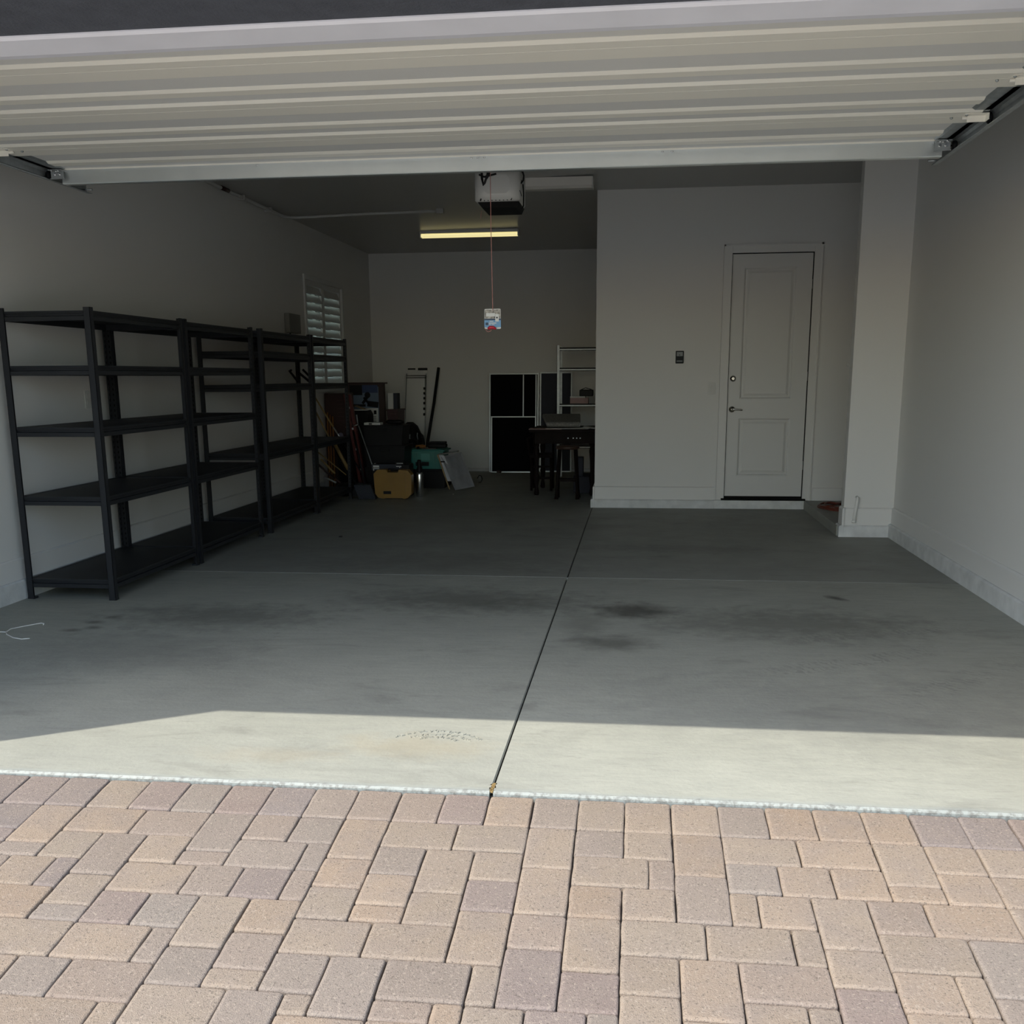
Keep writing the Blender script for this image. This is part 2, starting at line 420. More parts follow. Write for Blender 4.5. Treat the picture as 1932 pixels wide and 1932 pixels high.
# stiles and rails around two raised panels
b.box(sx0, P1[0], Y0, Y0+.044, sz0, sz1); b.box(P1[1], sx1, Y0, Y0+.044, sz0, sz1)
b.box(P1[0], P1[1], Y0, Y0+.044, P1[3], sz1); b.box(P1[0], P1[1], Y0, Y0+.044, P2[3], P1[2]); b.box(P1[0], P1[1], Y0, Y0+.044, sz0, P2[2])
for (x0, x1, z0, z1) in (P1, P2):
    lv = [(0, 0), (.008, .004), (.018, .016), (.030, .016), (.055, .004)]
    prev = None
    for ins, dp in lv:
        rg = [b.bm.verts.new(p) for p in ((x0+ins, Y0+dp, z0+ins), (x1-ins, Y0+dp, z0+ins), (x1-ins, Y0+dp, z1-ins), (x0+ins, Y0+dp, z1-ins))]
        if prev:
            for k in range(4): b.bm.faces.new((prev[k], prev[(k+1) % 4], rg[(k+1) % 4], rg[k]))
        prev = rg
    b.bm.faces.new(prev)
b.build('door_panel', M['doorpaint'], d1)
b = MB()
cw = .082
for (x0, x1, z0, z1) in ((dx0-cw, dx0, .09, dz1+cw), (dx1, dx1+cw, .09, dz1+cw), (dx0, dx1, dz1, dz1+cw)):
    b.box(x0, x1, YC-.017, YC+.002, z0, z1, bev=.003)
b.box(dx0-cw-.0, dx0-cw+.016, YC-.024, YC, .09, dz1+cw); b.box(dx1+cw-.016, dx1+cw, YC-.024, YC, .09, dz1+cw); b.box(dx0-cw, dx1+cw, YC-.024, YC, dz1+cw-.016, dz1+cw)
b.build('door_casing', M['trim'], d1)
b = MB()
b.box(dx0, dx0+.005, YC, YC+.12, dz0, dz1); b.box(dx1-.005, dx1, YC, YC+.12, dz0, dz1); b.box(dx0, dx1, YC, YC+.12, dz1-.005, dz1); b.box(dx0, dx1, YC+.07, YC+.13, dz0, dz1)
b.build('door_jamb', M['vblack'], d1)
b = MB(); b.box(dx0-.03, dx1+.03, YC-.05, YC+.02, .09, .108, bev=.003); b.box(dx0, dx1, YC+.005, YC+.03, .108, .128)
b.build('threshold', M['vblack'], d1)
b = MB(); b.lathe((.958, Y0, 1.332), [(.030, 0), (.031, -.006), (.027, -.012), (.018, -.014), (.018, -.020), (.012, -.022)], 24, 'y')
db = b.build('deadbolt', M['chrome'], d1)
b = MB(); b.lathe((.958, Y0-.021, 1.332), [(.0045, 0), (.0045, -.003)], 10, 'y'); b.build('keyhole', M['black'], db)
b = MB(); b.lathe((.958, Y0, 1.022), [(.031, 0), (.032, -.006), (.027, -.012), (.012, -.014), (.011, -.045)], 24, 'y')
b.tube([(.950, Y0-.048, 1.022), (.975, Y0-.050, 1.023), (1.01, Y0-.050, 1.021), (1.045, Y0-.048, 1.018), (1.062, Y0-.046, 1.016)], [.011, .0105, .0095, .009, .007], 10)
b.build('lever_handle', M['chrome'], d1)
for z in (.45, 1.35, 2.25):
    b = MB(); b.tube([(dx1-.003, Y0-.004, z-.045), (dx1-.003, Y0-.004, z+.045)], .006, 8); b.build('hinge', M['doorpaint'], d1)

# ---- window with shutters in the left wall
w1 = thing('window_1', '', 'window', (XL, wy0, wz0)); struct(w1, 'white plantation shutter window in the left wall'); del w1['category']
b = MB()
for (y0, y1, z0, z1) in ((wy0-.055, wy0, wz0-.05, wz1+.055), (wy1, wy1+.055, wz0-.05, wz1+.055), (wy0, wy1, wz1, wz1+.055), (wy0, wy1, wz0-.05, wz0)):
    b.box(XL, XL+.022, y0, y1, z0, z1, bev=.004)
b.build('window_frame', M['louver'], w1)
ym = 9.50
pan = []
for (y0, y1) in ((wy0, ym-.003), (ym+.003, wy1)):
    b = MB(); t = .028; s_ = .052
    xa, xb = XL-.035, XL-.007
    b.box(xa, xb, y0, y0+s_, wz0, wz1); b.box(xa, xb, y1-s_, y1, wz0, wz1)
    b.box(xa, xb, y0+s_, y1-s_, wz1-.055, wz1); b.box(xa, xb, y0+s_, y1-s_, wz0, wz0+.045)
    p = b.build('shutter_panel', M['louver'], w1)
    b = MB(); nL = 12; zt = wz1-.055; zb_ = wz0+.045; st = (zt-zb_)/nL
    for k in range(nL):
        z = zb_+st*(k+.5)
        tilt = math.radians(63)
        if k >= nL-2: tilt = math.radians(67)
        R_ = Matrix.Translation((XL-.021, 0, z)) @ Matrix.Rotation(tilt, 4, 'Y')
        b.box(-.050, .050, y0+s_+.002, y1-s_-.002, -.0045, .0045, rot=R_)
    b.build('louvers', M['louver'], p)
b = MB(); b.box(-4.035, -4.030, wy0, wy1, wz0, wz1); b.build('pane', M['glass'], w1)
b = MB()
for (y0, y1, z0, z1) in ((wy0, wy0+.03, wz0, wz1), (wy1-.03, wy1, wz0, wz1), (wy0, wy1, wz1-.03, wz1), (wy0, wy1, wz0, wz0+.03), (ym-.015, ym+.015, wz0, wz1)):
    b.box(-4.05, -4.015, y0, y1, z0, z1)
b.build('sash', M['louver'], w1)

# ---- pavers
GX, OX, GY, OY = .075, .056, .07325, .04
ST = "-29,2,2,2,m;-27,2,2,3,t;-25,2,3,2,t;-22,2,3,2,g;-19,2,2,3,g;-17,2,2,2,g;-15,2,2,2,g;-28,4,1,1,m;-27,5,2,1,g;-25,4,2,2,t;-23,4,2,3,g;-21,4,2,2,t;-19,5,2,1,g;-17,4,3,2,g;-14,4,1,2,g;-26,6,2,2,t;-24,6,1,2,m;-23,7,2,2,t;-21,6,3,2,t;-18,6,2,2,g;-16,6,2,2,m;-14,6,1,2,g;-13,7,2,2,t;-26,8,3,2,t;-23,9,2,1,g;-21,8,2,2,m;-19,8,2,2,g;-17,8,2,3,t;-15,8,2,2,t;-24,10,3,2,t;-21,10,3,2,t;-18,10,1,2,g;-17,11,2,2,g;-15,10,2,2,g;-13,9,3,2,t;-15,12,2,1,t;-13,11,2,2,g;-22,12,2,2,g;-20,12,3,2,g;-17,13,3,2,t;-14,13,2,3,g;-12,13,1,1,t;-22,14,4,2,t;-13,2,2,3,t;-11,2,3,2,t;-8,2,3,2,t;-5,2,2,3,t;-3,2,2,2,g;-1,2,2,2,t;-11,4,2,2,g;-9,4,2,3,t;-7,4,2,2,t;-5,5,2,3,t;-3,4,3,2,t;0,4,1,2,g;-13,5,2,2,t;-11,6,2,2,t;-11,8,2,1,t;-9,7,2,2,t;-7,6,2,2,m;-3,6,2,2,t;-1,6,2,2,t;-10,9,3,2,t;-7,8,2,3,t;-5,8,2,2,g;-3,8,2,3,t;-11,11,2,3,g;-9,11,3,2,g;-6,11,1,2,t;-5,10,2,3,m;-3,11,2,2,m;-1,10,2,2,t;-1,12,2,2,t;1,2,2,3,t;3,2,3,2,t;6,2,3,2,t;9,2,2,3,t;11,2,2,2,t;13,2,2,2,t;1,5,2,3,g;3,4,2,2,g;5,4,2,2,t;7,4,2,2,t;9,5,2,1,t;11,4,2,2,t;3,6,1,2,t;4,6,2,2,t;6,6,2,3,t;8,6,2,2,g;10,6,3,2,t;-1,8,3,2,t;2,8,3,2,t;5,8,1,2,t;6,9,2,2,t;8,8,3,2,t;1,10,2,3,t;3,10,3,2,g;6,11,2,2,m;8,10,2,2,t"
stones = []
occ = set()
for q in ST.split(';'):
    a = q.split(','); x, y, w, h = map(int, a[:4]); stones.append((x, y, w, h, a[4]))
    for i in range(w):
        for j in range(h): occ.add((x+i, y+j))
random.seed(21)
for yy in range(2, 46):
    for xx in range(-60, 44):
        if (xx, yy) in occ: continue
        opts = [(2, 2), (3, 2), (2, 3), (1, 2), (2, 1), (2, 2), (3, 2)]; random.shuffle(opts); opts.append((1, 1))
        for w, h in opts:
            if all((xx+i, yy+j) not in occ for i in range(w) for j in range(h)):
                for i in range(w):
                    for j in range(h): occ.add((xx+i, yy+j))
                stones.append((xx, yy, w, h, random.choice('ttttggm'))); break
b = MB(); tl = b.bm.faces.layers.float_color if False else None
cols = []
TINT = {'t': (.270, .213, .163), 'g': (.237, .195, .162), 'm': (.213, .174, .155)}
def stone(x0, x1, y0, y1, col):
    """x0..x1, y0..y1 metres on the slope; y1 is the side nearer the garage"""
    random_j = lambda s: random.uniform(-s, s)
    gap = .0016
    x0 += gap+random_j(.0012); x1 -= gap+random_j(.0012); y0 += gap+random_j(.0012); y1 -= gap+random_j(.0012)
    def ring(ins, z, rc):
        pts = []
        for (cx_, cy_, a0) in ((x1-ins-rc, y1-ins-rc, 0), (x0+ins+rc, y1-ins-rc, PI/2), (x0+ins+rc, y0+ins+rc, PI), (x1-ins-rc, y0+ins+rc, 1.5*PI)):
            for k in range(4):
                a = a0+PI/2*k/3; pts.append((cx_+rc*math.cos(a), cy_+rc*math.sin(a)))
            # two points along the next side, bowed a little: tumbled edges are never straight
            q = len(pts)//6
            nx_ = ((x0+ins+rc, y1-ins), (x0+ins, y0+ins+rc), (x1-ins-rc, y0+ins), (x1-ins, y1-ins-rc))[q]
            px_, py_ = pts[-1]
            for f_ in (.33, .67):
                w_ = wob[q][0 if f_ < .5 else 1]
                pts.append((px_+(nx_[0]-px_)*f_+(w_ if q in (1, 3) else 0), py_+(nx_[1]-py_)*f_+(w_ if q in (0, 2) else 0)))
        return [b.bm.verts.new((px, py, -.010+SL*py+z+random_j(.0004))) for px, py in pts]
    dz = random_j(.0015)
    wob = [(random_j(.0014), random_j(.0014)) for _ in range(4)]
    rs = [ring(0, -.03, .008), ring(0, -.0058+dz, .008), ring(.0014, -.0026+dz, .008), ring(.0042, -.0006+dz, .009), ring(.011, dz, .009)]
    n = 24
    t = TINT[col]; s = random.uniform(.94, 1.06); r_ = random.uniform(-.010, .010)
    c4 = (t[0]*s+r_, t[1]*s, t[2]*s-r_*.5, 1)
    for A, B in zip(rs, rs[1:]):
        e4 = c4 if (A is rs[0]) else tuple(min(1, q*1.13) for q in c4[:3])+(1,)
        for k in range(n):
            f = b.bm.faces.new((A[k], A[(k+1) % n], B[(k+1) % n], B[k])); f.smooth = True; cols.append(e4)
    f = b.bm.faces.new(rs[-1]); f.smooth = True; cols.append(c4)
for (x, y, w, h, c_) in stones:
    stone(x*GX+OX, (x+w)*GX+OX, -((y+h)*GY+OY), -(y*GY+OY), c_)
soldier = {-31:'m', -29:'m', -27:'m', -25:'t', -23:'m', -21:'g', -19:'m', -17:'m', -15:'g', -13:'g', -11:'g', -9:'m', -7:'t', -5:'g', -3:'t', -1:'t', 1:'t', 3:'g', 5:'t', 7:'t', 9:'t', 11:'m', 13:'m', 15:'m', 17:'g'}
for x in range(-61, 45, 2):
    stone(x*GX+OX, (x+2)*GX+OX, -(2*GY+OY), -.004, soldier.get(x, random.choice('tgm')))
me_cols = cols
o = b.build('driveway', M['paver'])
ca = o.data.color_attributes.new('tint', 'FLOAT_COLOR', 'CORNER')
for p, c4 in zip(o.data.polygons, me_cols):
    for li in p.loop_indices: ca.data[li].color = c4
struct(o, 'driveway of tan and mauve tumbled pavers with a soldier course along the slab')
b = MB()
yf = -(46*GY+OY)
b.prism([(.012, -.13), (.012, -.030+SL*0), (-3.45, -.030-SL*3.45), (-3.45, -.6)], -4.6, 3.5, 'x')
jo = b.build('joint_sand', M['sand'], o)
# surrounding ground, sloping to the street
b = MB()
b.quad((-14, -.0, -.06), (-4.44, 0, -.06), (-4.44, -3.40, -.06-.115*3.4), (-14, -3.40, -.06-.115*3.4))
b.quad((3.35, 0, -.06), (14, 0, -.06), (14, -3.40, -.06-.115*3.4), (3.35, -3.40, -.06-.115*3.4))
b.quad((-14, -3.40, -.451), (14, -3.40, -.451), (14, -7, -.80), (-14, -7, -.80))
b.quad((-60, -7, -.80), (60, -7, -.80), (60, -60, -.9), (-60, -60, -.9))
b.quad((-60, 60, -.12), (-4.06, 60, -.12), (-4.06, 0, -.12), (-60, 0, -.12))
struct(b.build('ground', M['ground']))

# ================================================================ GARAGE DOOR
DX0, DX1, DY1, DZ = -3.300, 1.540, 2.645, 2.515
SEC = .61
gd = thing('garage_door', 'open cream steel sectional garage door lying overhead with ribbed inner face', 'garage door', (-.88, 1.4, DZ))
for k in range(4):
    y0 = DY1-SEC*(4-k)+.0; q = y0
    a = .0005
    b = MB()
    # bottom outline of one section, front to back, then its top
    rr = .010
    prof = [(q+a, DZ+.012), (q+a+.006, DZ), (q+.132, DZ), (q+.142, DZ+rr), (q+.312, DZ+rr), (q+.326, DZ+.002), (q+.404, DZ+.002), (q+.418, DZ+rr), (q+.515, DZ+rr), (q+.525, DZ), (q+.600, DZ), (q+SEC-a, DZ+.012), (q+SEC-a, DZ+.050), (q+a, DZ+.050)]
    rails = [[(q+a, DZ+.050), (q+a, DZ+.0004), (q+a+.0004, DZ), (q+.124, DZ), (q+.142, DZ+rr), (q+.142, DZ+.050)],
             [(q+.312, DZ+.050), (q+.312, DZ+rr), (q+.332, DZ+.001), (q+.398, DZ+.001), (q+.418, DZ+rr), (q+.418, DZ+.050)],
             [(q+.515, DZ+.050), (q+.515, DZ+rr), (q+.533, DZ), (q+SEC-a-.002, DZ), (q+SEC-a, DZ+.003), (q+SEC-a, DZ+.050)]]
    for i, r_ in enumerate(rails):
        xa, xb = (DX0+.03, DX1-.03) if i != 1 else (DX0+.088, DX1-.088)
        b.prism(r_, xa, xb, 'x')
    b.box(DX0+.001, DX1-.001, y0+a, y0+SEC-a, DZ+.0505, DZ+.055)
    s = b.build('section', M['cream'], gd)
    b = MB(); b.box(DX0+.088, DX1-.088, q+.143, q+.311, DZ+rr+.001, DZ+.049); b.box(DX0+.088, DX1-.088, q+.419, q+.514, DZ+rr+.001, DZ+.049)
    b.build('backing_panel', M['backing'], s)
    for sx, xa in ((1, DX0), (-1, DX1)):
        b = MB()
        x2 = xa+sx*.054
        b.box(*sorted((xa, xa+sx*.029)), q+.004, q+SEC-.004, DZ+.004, DZ+.050)
        b.prism([(xa+sx*.0, DZ+.004), (xa+sx*.070, DZ+.004), (xa+sx*.0875, DZ+.016), (xa+sx*.0875, DZ+.050), (xa, DZ+.050)], q+.143, q+.514, 'y')
        b.build('end_stile', M['galvd'], s)
# seal along the near edge
b = MB(); b.tube([(DX0, DY1-4*SEC-.012, DZ+.025), (DX1, DY1-4*SEC-.012, DZ+.025)], .018, 10); b.build('bottom_seal', M['vblack'], gd)
# strut on the far section
b = MB()
SY = 2.560
b.prism([(SY, DZ+.010), (SY, DZ-.066), (SY+.003, DZ-.070), (SY+.045, DZ-.070), (SY+.048, DZ-.066), (SY+.048, DZ-.001), (SY+.075, DZ-.001), (SY+.075, DZ+.002), (SY+.045, DZ+.002), (SY+.045, DZ-.066), (SY+.003, DZ-.066), (SY+.003, DZ+.010)], DX0+.052, DX1-.034, 'x')
strut = b.build('strut', M['galv'], gd)
for x in (-2.10, -.91, -.875, -.84, .10, .15):
    b = MB(); b.lathe((x, SY-.012, DZ-.003), [(.007, 0), (.007, -.004), (.004, -.007)], 8, 'z'); b.build('bolt', M['steel'], strut)
# brackets, hinges and rollers
def roller(parent, x, y, sx, z):
    b = MB(); b.tube([(x-sx*.05, y, z), (x+sx*.012, y, z)], .0055, 8)
    r_ = b.build('roller', M['steel'], parent)
    b = MB(); b.lathe((x+sx*.022, y, z), [(.008, -.011), (.021, -.009), (.024, -.004), (.024, .004), (.021, .009), (.008, .011)], 18, 'x'); b.build('roller_wheel', M['black'], r_)
for sx, xe in ((-1, DX0), (1, DX1)):
    for k in range(1, 4):
        ys_ = DY1-SEC*(4-k)
        b = MB()
        b.box(*sorted((xe-sx*.078, xe+sx*.004)), ys_-.062, ys_-.012, DZ-.0025, DZ, bev=.0008)
        b.box(*sorted((xe-sx*.098, xe-sx*.074)), ys_-.052, ys_-.028, DZ-.0025, DZ, bev=.0008)
        b.box(*sorted((xe-sx*.078, xe+sx*.004)), ys_-.014, ys_-.011, DZ-.028, DZ)
        b.box(*sorted((xe+sx*.001, xe+sx*.004)), ys_-.062, ys_-.012, DZ-.028, DZ)
        b.tube([(xe-sx*.095, ys_+.003, DZ-.007), (xe-sx*.008, ys_+.003, DZ-.007)], .0065, 10)
        b.box(*sorted((xe-sx*.078, xe-sx*.01)), ys_+.008, ys_+.045, DZ-.002, DZ)
        h_ = b.build('hinge', M['cream'], gd)
        for (bx, by) in ((.088, -.040), (.140, .010)):
            b = MB(); b.lathe((xe-sx*bx, ys_+by, DZ), [(.007, 0), (.007, -.005), (.004, -.008)], 8, 'z'); b.build('bolt', M['galvd'], h_)
        roller(gd, xe, ys_-.006, sx, DZ-.012)
    # top corner bracket
    b = MB(); ys_ = 2.50
    b.box(*sorted((xe-sx*.078, xe-sx*.004)), ys_, ys_+.115, DZ-.006, DZ-.001)
    b.box(*sorted((xe-sx*.078, xe-sx*.004)), ys_+.030, ys_+.034, DZ-.045, DZ-.004)
    b.box(*sorted((xe-sx*.082, xe-sx*.002)), ys_+.022, ys_+.034, DZ-.048, DZ-.044)
    h_ = b.build('top_bracket', M['galvd'], gd)
    for (bx, bz) in ((.026, .024), (.055, .024)):
        b = MB(); b.lathe((xe-sx*bx, ys_+.030, DZ-bz), [(.008, 0), (.008, -.004), (.0055, -.004), (.0055, -.010)], 8, 'y'); b.build('bolt', M['steel'], h_)
    for (bx, by) in ((.02, .012), (.045, .014), (.060, .006), (.03, -.010)):
        b = MB(); b.lathe((xe-sx*bx, ys_+by, DZ-.006), [(.0065, 0), (.0065, -.005), (.0045, -.008)], 8, 'z'); b.build('bolt', M['steel'], h_)
    roller(gd, xe, 2.555, sx, DZ-.020)
# centre bracket of the operator arm
b = MB(); b.box(-.915, -.835, 2.60, 2.63, DZ-.05, DZ-.002); b.box(-.90, -.85, 2.63, 2.70, DZ-.045, DZ-.01); b.build('arm_bracket', M['galvd'], gd)

# horizontal tracks
for sx, xe, yend, lab in ((-1, DX0, 2.985, 'left galvanised roller track under the open garage door beside the shelves'), (1, DX1, 2.900, 'right galvanised roller track under the open garage door by the right wall')):
    t = thing('door_track', lab, 'track', (xe+sx*.03, 1.7, 2.48))
    xw = xe+sx*.040
    b = MB()
    zc_ = DZ-.016
    prof = [(xe+sx*.006, zc_-.034), (xe+sx*.006, zc_-.030), (xe+sx*.032, zc_-.027), (xw, zc_-.014), (xw, zc_+.014), (xe+sx*.032, zc_+.027), (xe+sx*.010, zc_+.030), (xe+sx*.010, zc_+.033), (xe+sx*.034, zc_+.031), (xw+sx*.003, zc_+.016), (xw+sx*.003, zc_-.016), (xe+sx*.034, zc_-.031)]
    b.prism(prof, .42, yend, 'y')
    b.build('rail', M['galvd'], t)
    b = MB()
    b.prism([(xw+sx*.003, zc_-.012), (xw+sx*.006, zc_-.012), (xw+sx*.006, zc_+.022), (xw+sx*.030, zc_+.022), (xw+sx*.030, zc_+.026), (xw+sx*.003, zc_+.026)], .6, yend-.05, 'y')
    b.build('support_angle', M['galvd'], t)
    for yy in (1.0, yend-.35):
        b = MB(); b.box(*sorted((xw+sx*.006, xw+sx*.010)), yy-.02, yy+.02, zc_+.02, cz(xw, yy)-.0); b.build('hanger', M['galvd'], t)
        b = MB(); b.lathe((xe+sx*.037, yy+.1, zc_), [(.009, 0), (.009, .004)], 8, 'x'); b.build('bolt', M['steel'], t)
    b = MB(); b.tube([(xe-sx*.030, yend-.06, zc_-.02), (xe+sx*.04, yend-.06, zc_-.02)], .006, 8); b.build('end_stop', M['galvd'], t)

# ================================================================ OPENER
OXc = -.879
op = thing('door_opener', 'white garage door opener with black lens hanging from the ceiling', 'door opener', (OXc, 3.3, 2.6))
b = MB()
def ringp(y, x0, x1, z0, z1, c):
    return [(x0+c, y, z0), (x1-c, y, z0), (x1, y, z0+c), (x1, y, z1-c), (x1-c, y, z1), (x0+c, y, z1), (x0, y, z1-c), (x0, y, z0+c)]
secs = [(3.300, -.955, -.800, 2.455, 2.56, .02), (3.312, -.990, -.770, 2.422, 2.590, .03), (3.335, -1.012, -.745, 2.412, 2.600, .02), (3.36, -1.020, -.738, 2.410, 2.605, .015), (3.62, -1.020, -.738, 2.410, 2.605, .015), (3.66, -1.00, -.758, 2.43, 2.59, .02)]
prev = None
for (y, x0, x1, z0, z1, c) in secs:
    rg = [b.bm.verts.new(p) for p in ringp(y, x0, x1, z0, z1, c)]
    if prev:
        for k in range(8): f = b.bm.faces.new((prev[k], prev[(k+1) % 8], rg[(k+1) % 8], rg[k])); f.smooth = True
    else: b.bm.faces.new(rg[::-1])
    prev = rg
b.bm.faces.new(prev)
mh = b.build('motor_housing', M['greyp'], op)
for k in range(9):
    b = MB(); x = -.978+k*.0235
    b.obox((x, 3.325, 2.424), (.007, .02, .014), Matrix.Rotation(.4, 4, 'Y')); b.build('vent_slot', M['vblack'], mh)
b = MB()
b.prism([(-1.000, 2.411), (-.745, 2.411), (-.762, 2.378), (-.972, 2.378)], 3.325, 3.63, 'y'); b.build('light_lens', M['vblack'], op)
b = MB(); b.lathe((-.742, 3.40, 2.535), [(.012, 0), (.012, .006)], 12, 'x'); b.build('button', M['vblack'], mh)
b = MB(); b.box(OXc-.016, OXc+.016, .155, 3.34, 2.625, 2.665); b.box(OXc-.022, OXc+.022, .155, 3.34, 2.622, 2.627); b.build('drive_rail', M['galvd'], op)
b = MB(); b.box(OXc-.03, OXc+.03, 2.84, 2.98, 2.585, 2.625); b.box(OXc-.012, OXc+.012, 2.88, 2.93, 2.55, 2.585)
b.build('trolley', M['black'], op)
b = MB(); b.tube([(OXc-.005, 2.66, 2.49), (OXc-.005, 2.76, 2.505), (OXc-.005, 2.89, 2.60)], .011, 8); b.build('door_arm', M['galvd'], op)
b = MB(); b.tube([(-.86, 2.90, 2.58), (-.875, 2.90, 2.49), (-.892, 2.90, 2.445), (-.900, 2.90, 2.435), (-.908, 2.91, 2.47), (-.915, 2.92, 2.58)], .007, 6); b.tube([(-.84, 2.92, 2.585), (-.868, 2.91, 2.49), (-.880, 2.90, 2.468)], .005, 6); b.tube([(-.93, 2.95, 2.50), (-.90, 2.94, 2.485), (-.83, 2.94, 2.50)], .006, 6)
b.build('release_lever', M['black'], op)
b = MB(); b.tube([(-.859, 2.90, 2.57), (-.858, 2.90, 2.2), (-.8525, 2.897, 1.748), (-.8525, 2.9035, 1.742), (-.856, 2.9035, 1.66), (-.864, 2.900, 1.632), (-.868, 2.893, 1.626), (-.884, 2.89, 1.624), (-.898, 2.893, 1.642)], .0022, 6); b.build('release_cord', M['cordpink'], op)
b = MB(); b.tube([(-.880, 2.885, 1.640), (-.868, 2.885, 1.648), (-.85, 2.885, 1.648), (-.832, 2.885, 1.640)], [.007, .010, .010, .006], 10); b.build('cord_handle', M['tagred'], op)
b = MB(); b.tube([(-.742, 3.36, 2.60), (-.725, 3.35, 2.585), (-.717, 3.35, 2.56), (-.722, 3.36, 2.535), (-.738, 3.37, 2.52)], .005, 6)
b.tube([(-.728, 3.40, 2.52), (-.724, 3.40, 2.47), (-.727, 3.42, 2.40), (-.74, 3.45, 2.385)], .0045, 6)
b.tube([(-.741, 3.335, 2.475), (-.733, 3.335, 2.455), (-.729, 3.335, 2.44)], .002, 6)
b.build('power_cable', M['vblack'], op)
b = MB(); b.tube([(-.993, 3.45, 2.38), (-.998, 3.45, 2.36), (-1.0, 3.45, 2.335)], .0016, 5); b.build('antenna_wire', M['cordpink'], op)
for x in (-1.0, -.76):
    b = MB(); b.box(x-.016, x+.016, 3.50, 3.503, 2.60, cz(x, 3.5)); b.build('ceiling_strap', M['galvd'], op)
# hanging card
ht = thing('hang_tag', 'small white and blue instruction card hanging on the red release cord', 'tag', (-.854, 2.896, 1.63))
def rrect(b, x0, x1, z0, z1, y0, y1, c, rot=None):
    pts = []
    for (cx_, cz_, a0) in ((x1-c, z1-c, 0), (x0+c, z1-c, PI/2), (x0+c, z0+c, PI), (x1-c, z0+c, 1.5*PI)):
        for k in range(4): a = a0+PI/2*k/3; pts.append((cx_+c*math.cos(a), cz_+c*math.sin(a)))
    b.prism(pts, y0, y1, 'y')
b = MB(); rrect(b, -.902, -.806, 1.640, 1.754, 2.899, 2.9, .006); card = b.build('card', M['white'], ht)
b = MB(); b.box(-.900, -.808, 2.8984, 2.899, 1.700, 1.750); b.build('printed_picture', M['tagphoto'], card)
b = MB(); b.box(-.892, -.84, 2.8978, 2.8984, 1.711, 1.730); b.build('printed_cartouche', M['white'], card)
b = MB(); b.box(-.9025, -.8055, 2.8984, 2.899, 1.650, 1.690); b.build('blue_band', M['tagblue'], card)
b = MB(); b.box(-.9025, -.8055, 2.8983, 2.899, 1.690, 1.699); b.build('dark_band', M['navy'], card)
b = MB(); rrect(b, -.896, -.879, 1.662, 1.677, 2.8976, 2.8984, .003); b.build('app_icon', M['navy'], card)
b = MB(); b.box(-.877, -.832, 2.8976, 2.8984, 1.671, 1.676); b.box(-.877, -.863, 2.8976, 2.8984, 1.663, 1.667); b.box(-.859, -.843, 2.8976, 2.8984, 1.663, 1.667); b.box(-.872, -.85, 2.8976, 2.8984, 1.682, 1.686); b.build('printed_lines', M['white'], card)
b = MB(); b.box(-.838, -.817, 2.8974, 2.8982, 1.682, 1.724); lb = b.build('sticker', M['white'], card)
b = MB(); b.lathe((-.828, 2.8974, 1.704), [(.005, 0), (.005, -.0006)], 12, 'y'); b.build('dot', M['black'], lb)

# ================================================================ CEILING LIGHTS
def strip_light(name, lab, x0, x1, y, lit):
    zt = cz((x0+x1)/2, y)
    t = thing(name, lab, 'ceiling light', ((x0+x1)/2, y, zt))
    b = MB(); 
    if lit:
        b.box(x0+.02, x1-.02, y-.03, y+.12, zt-.035, zt); b.build('housing', M['whitep'], t)
        for dy, dz in ((0, 0), (.075, 0)):
            b = MB(); b.tube([(x0+.015, y+dy, zt-.058), (x1-.015, y+dy, zt-.058)], .019, 14); b.build('tube', M['lamp'], t)
        for x in (x0, x1-.015):
            b = MB(); b.box(x, x+.015, y-.03, y+.11, zt-.082, zt, bev=.003); b.build('end_cap', M['whitep'], t)
    else:
        b.prism([(y, zt), (y+.006, zt-.075), (y+.03, zt-.098), (y+.14, zt-.098), (y+.164, zt-.075), (y+.17, zt)], x0+.012, x1-.012, 'x'); b.build('diffuser', M['diffuser'], t)
        for x in (x0, x1-.012):
            b = MB(); b.prism([(y-.003, zt), (y+.003, zt-.08), (y+.03, zt-.102), (y+.14, zt-.102), (y+.167, zt-.08), (y+.173, zt)], x, x+.012, 'x'); b.build('end_cap', M['whitep'], t)
    return t
strip_light('ceiling_light', 'lit warm fluorescent strip light on the ceiling in the rear bay', -2.715, -1.485, 9.75, True)
strip_light('ceiling_light', 'unlit white strip light on the ceiling behind the door opener', -1.56, -.455, 6.80, False)

# sprinkler pipe
sp_ = thing('sprinkler_pipe', 'thin pipe running along the ceiling edge then across the ceiling', 'pipe', (-3.84, 6, 3.08))
b = MB(); b.tube([(-3.845, 3.2, 3.085), (-3.845, 6.0, 3.085), (-3.845, 7.95, 3.075), (-3.80, 8.10, 3.078), (-3.70, 8.15, 3.083), (-2.95, 8.17, 3.105), (-2.17, 8.20, 3.118)], .016, 10); b.build('pipe', M['pipe'], sp_)
for (y,) in ((5.55,), (6.85,), (7.6,)):
    b = MB(); b.box(-3.90, -3.825, y-.012, y+.012, 3.06, 3.105); b.build('clamp', M['pipe'], sp_)
b = MB(); b.tube([(-3.845, 6.32, 3.0848), (-3.845, 6.50, 3.0848)], .019, 10); b.build('red_label', M['darkred'], sp_)
b = MB(); b.box(-2.20, -2.12, 8.17, 8.23, 3.09, cz(-2.15, 8.2), bev=.004); b.build('end_fitting', M['greyp'], sp_)

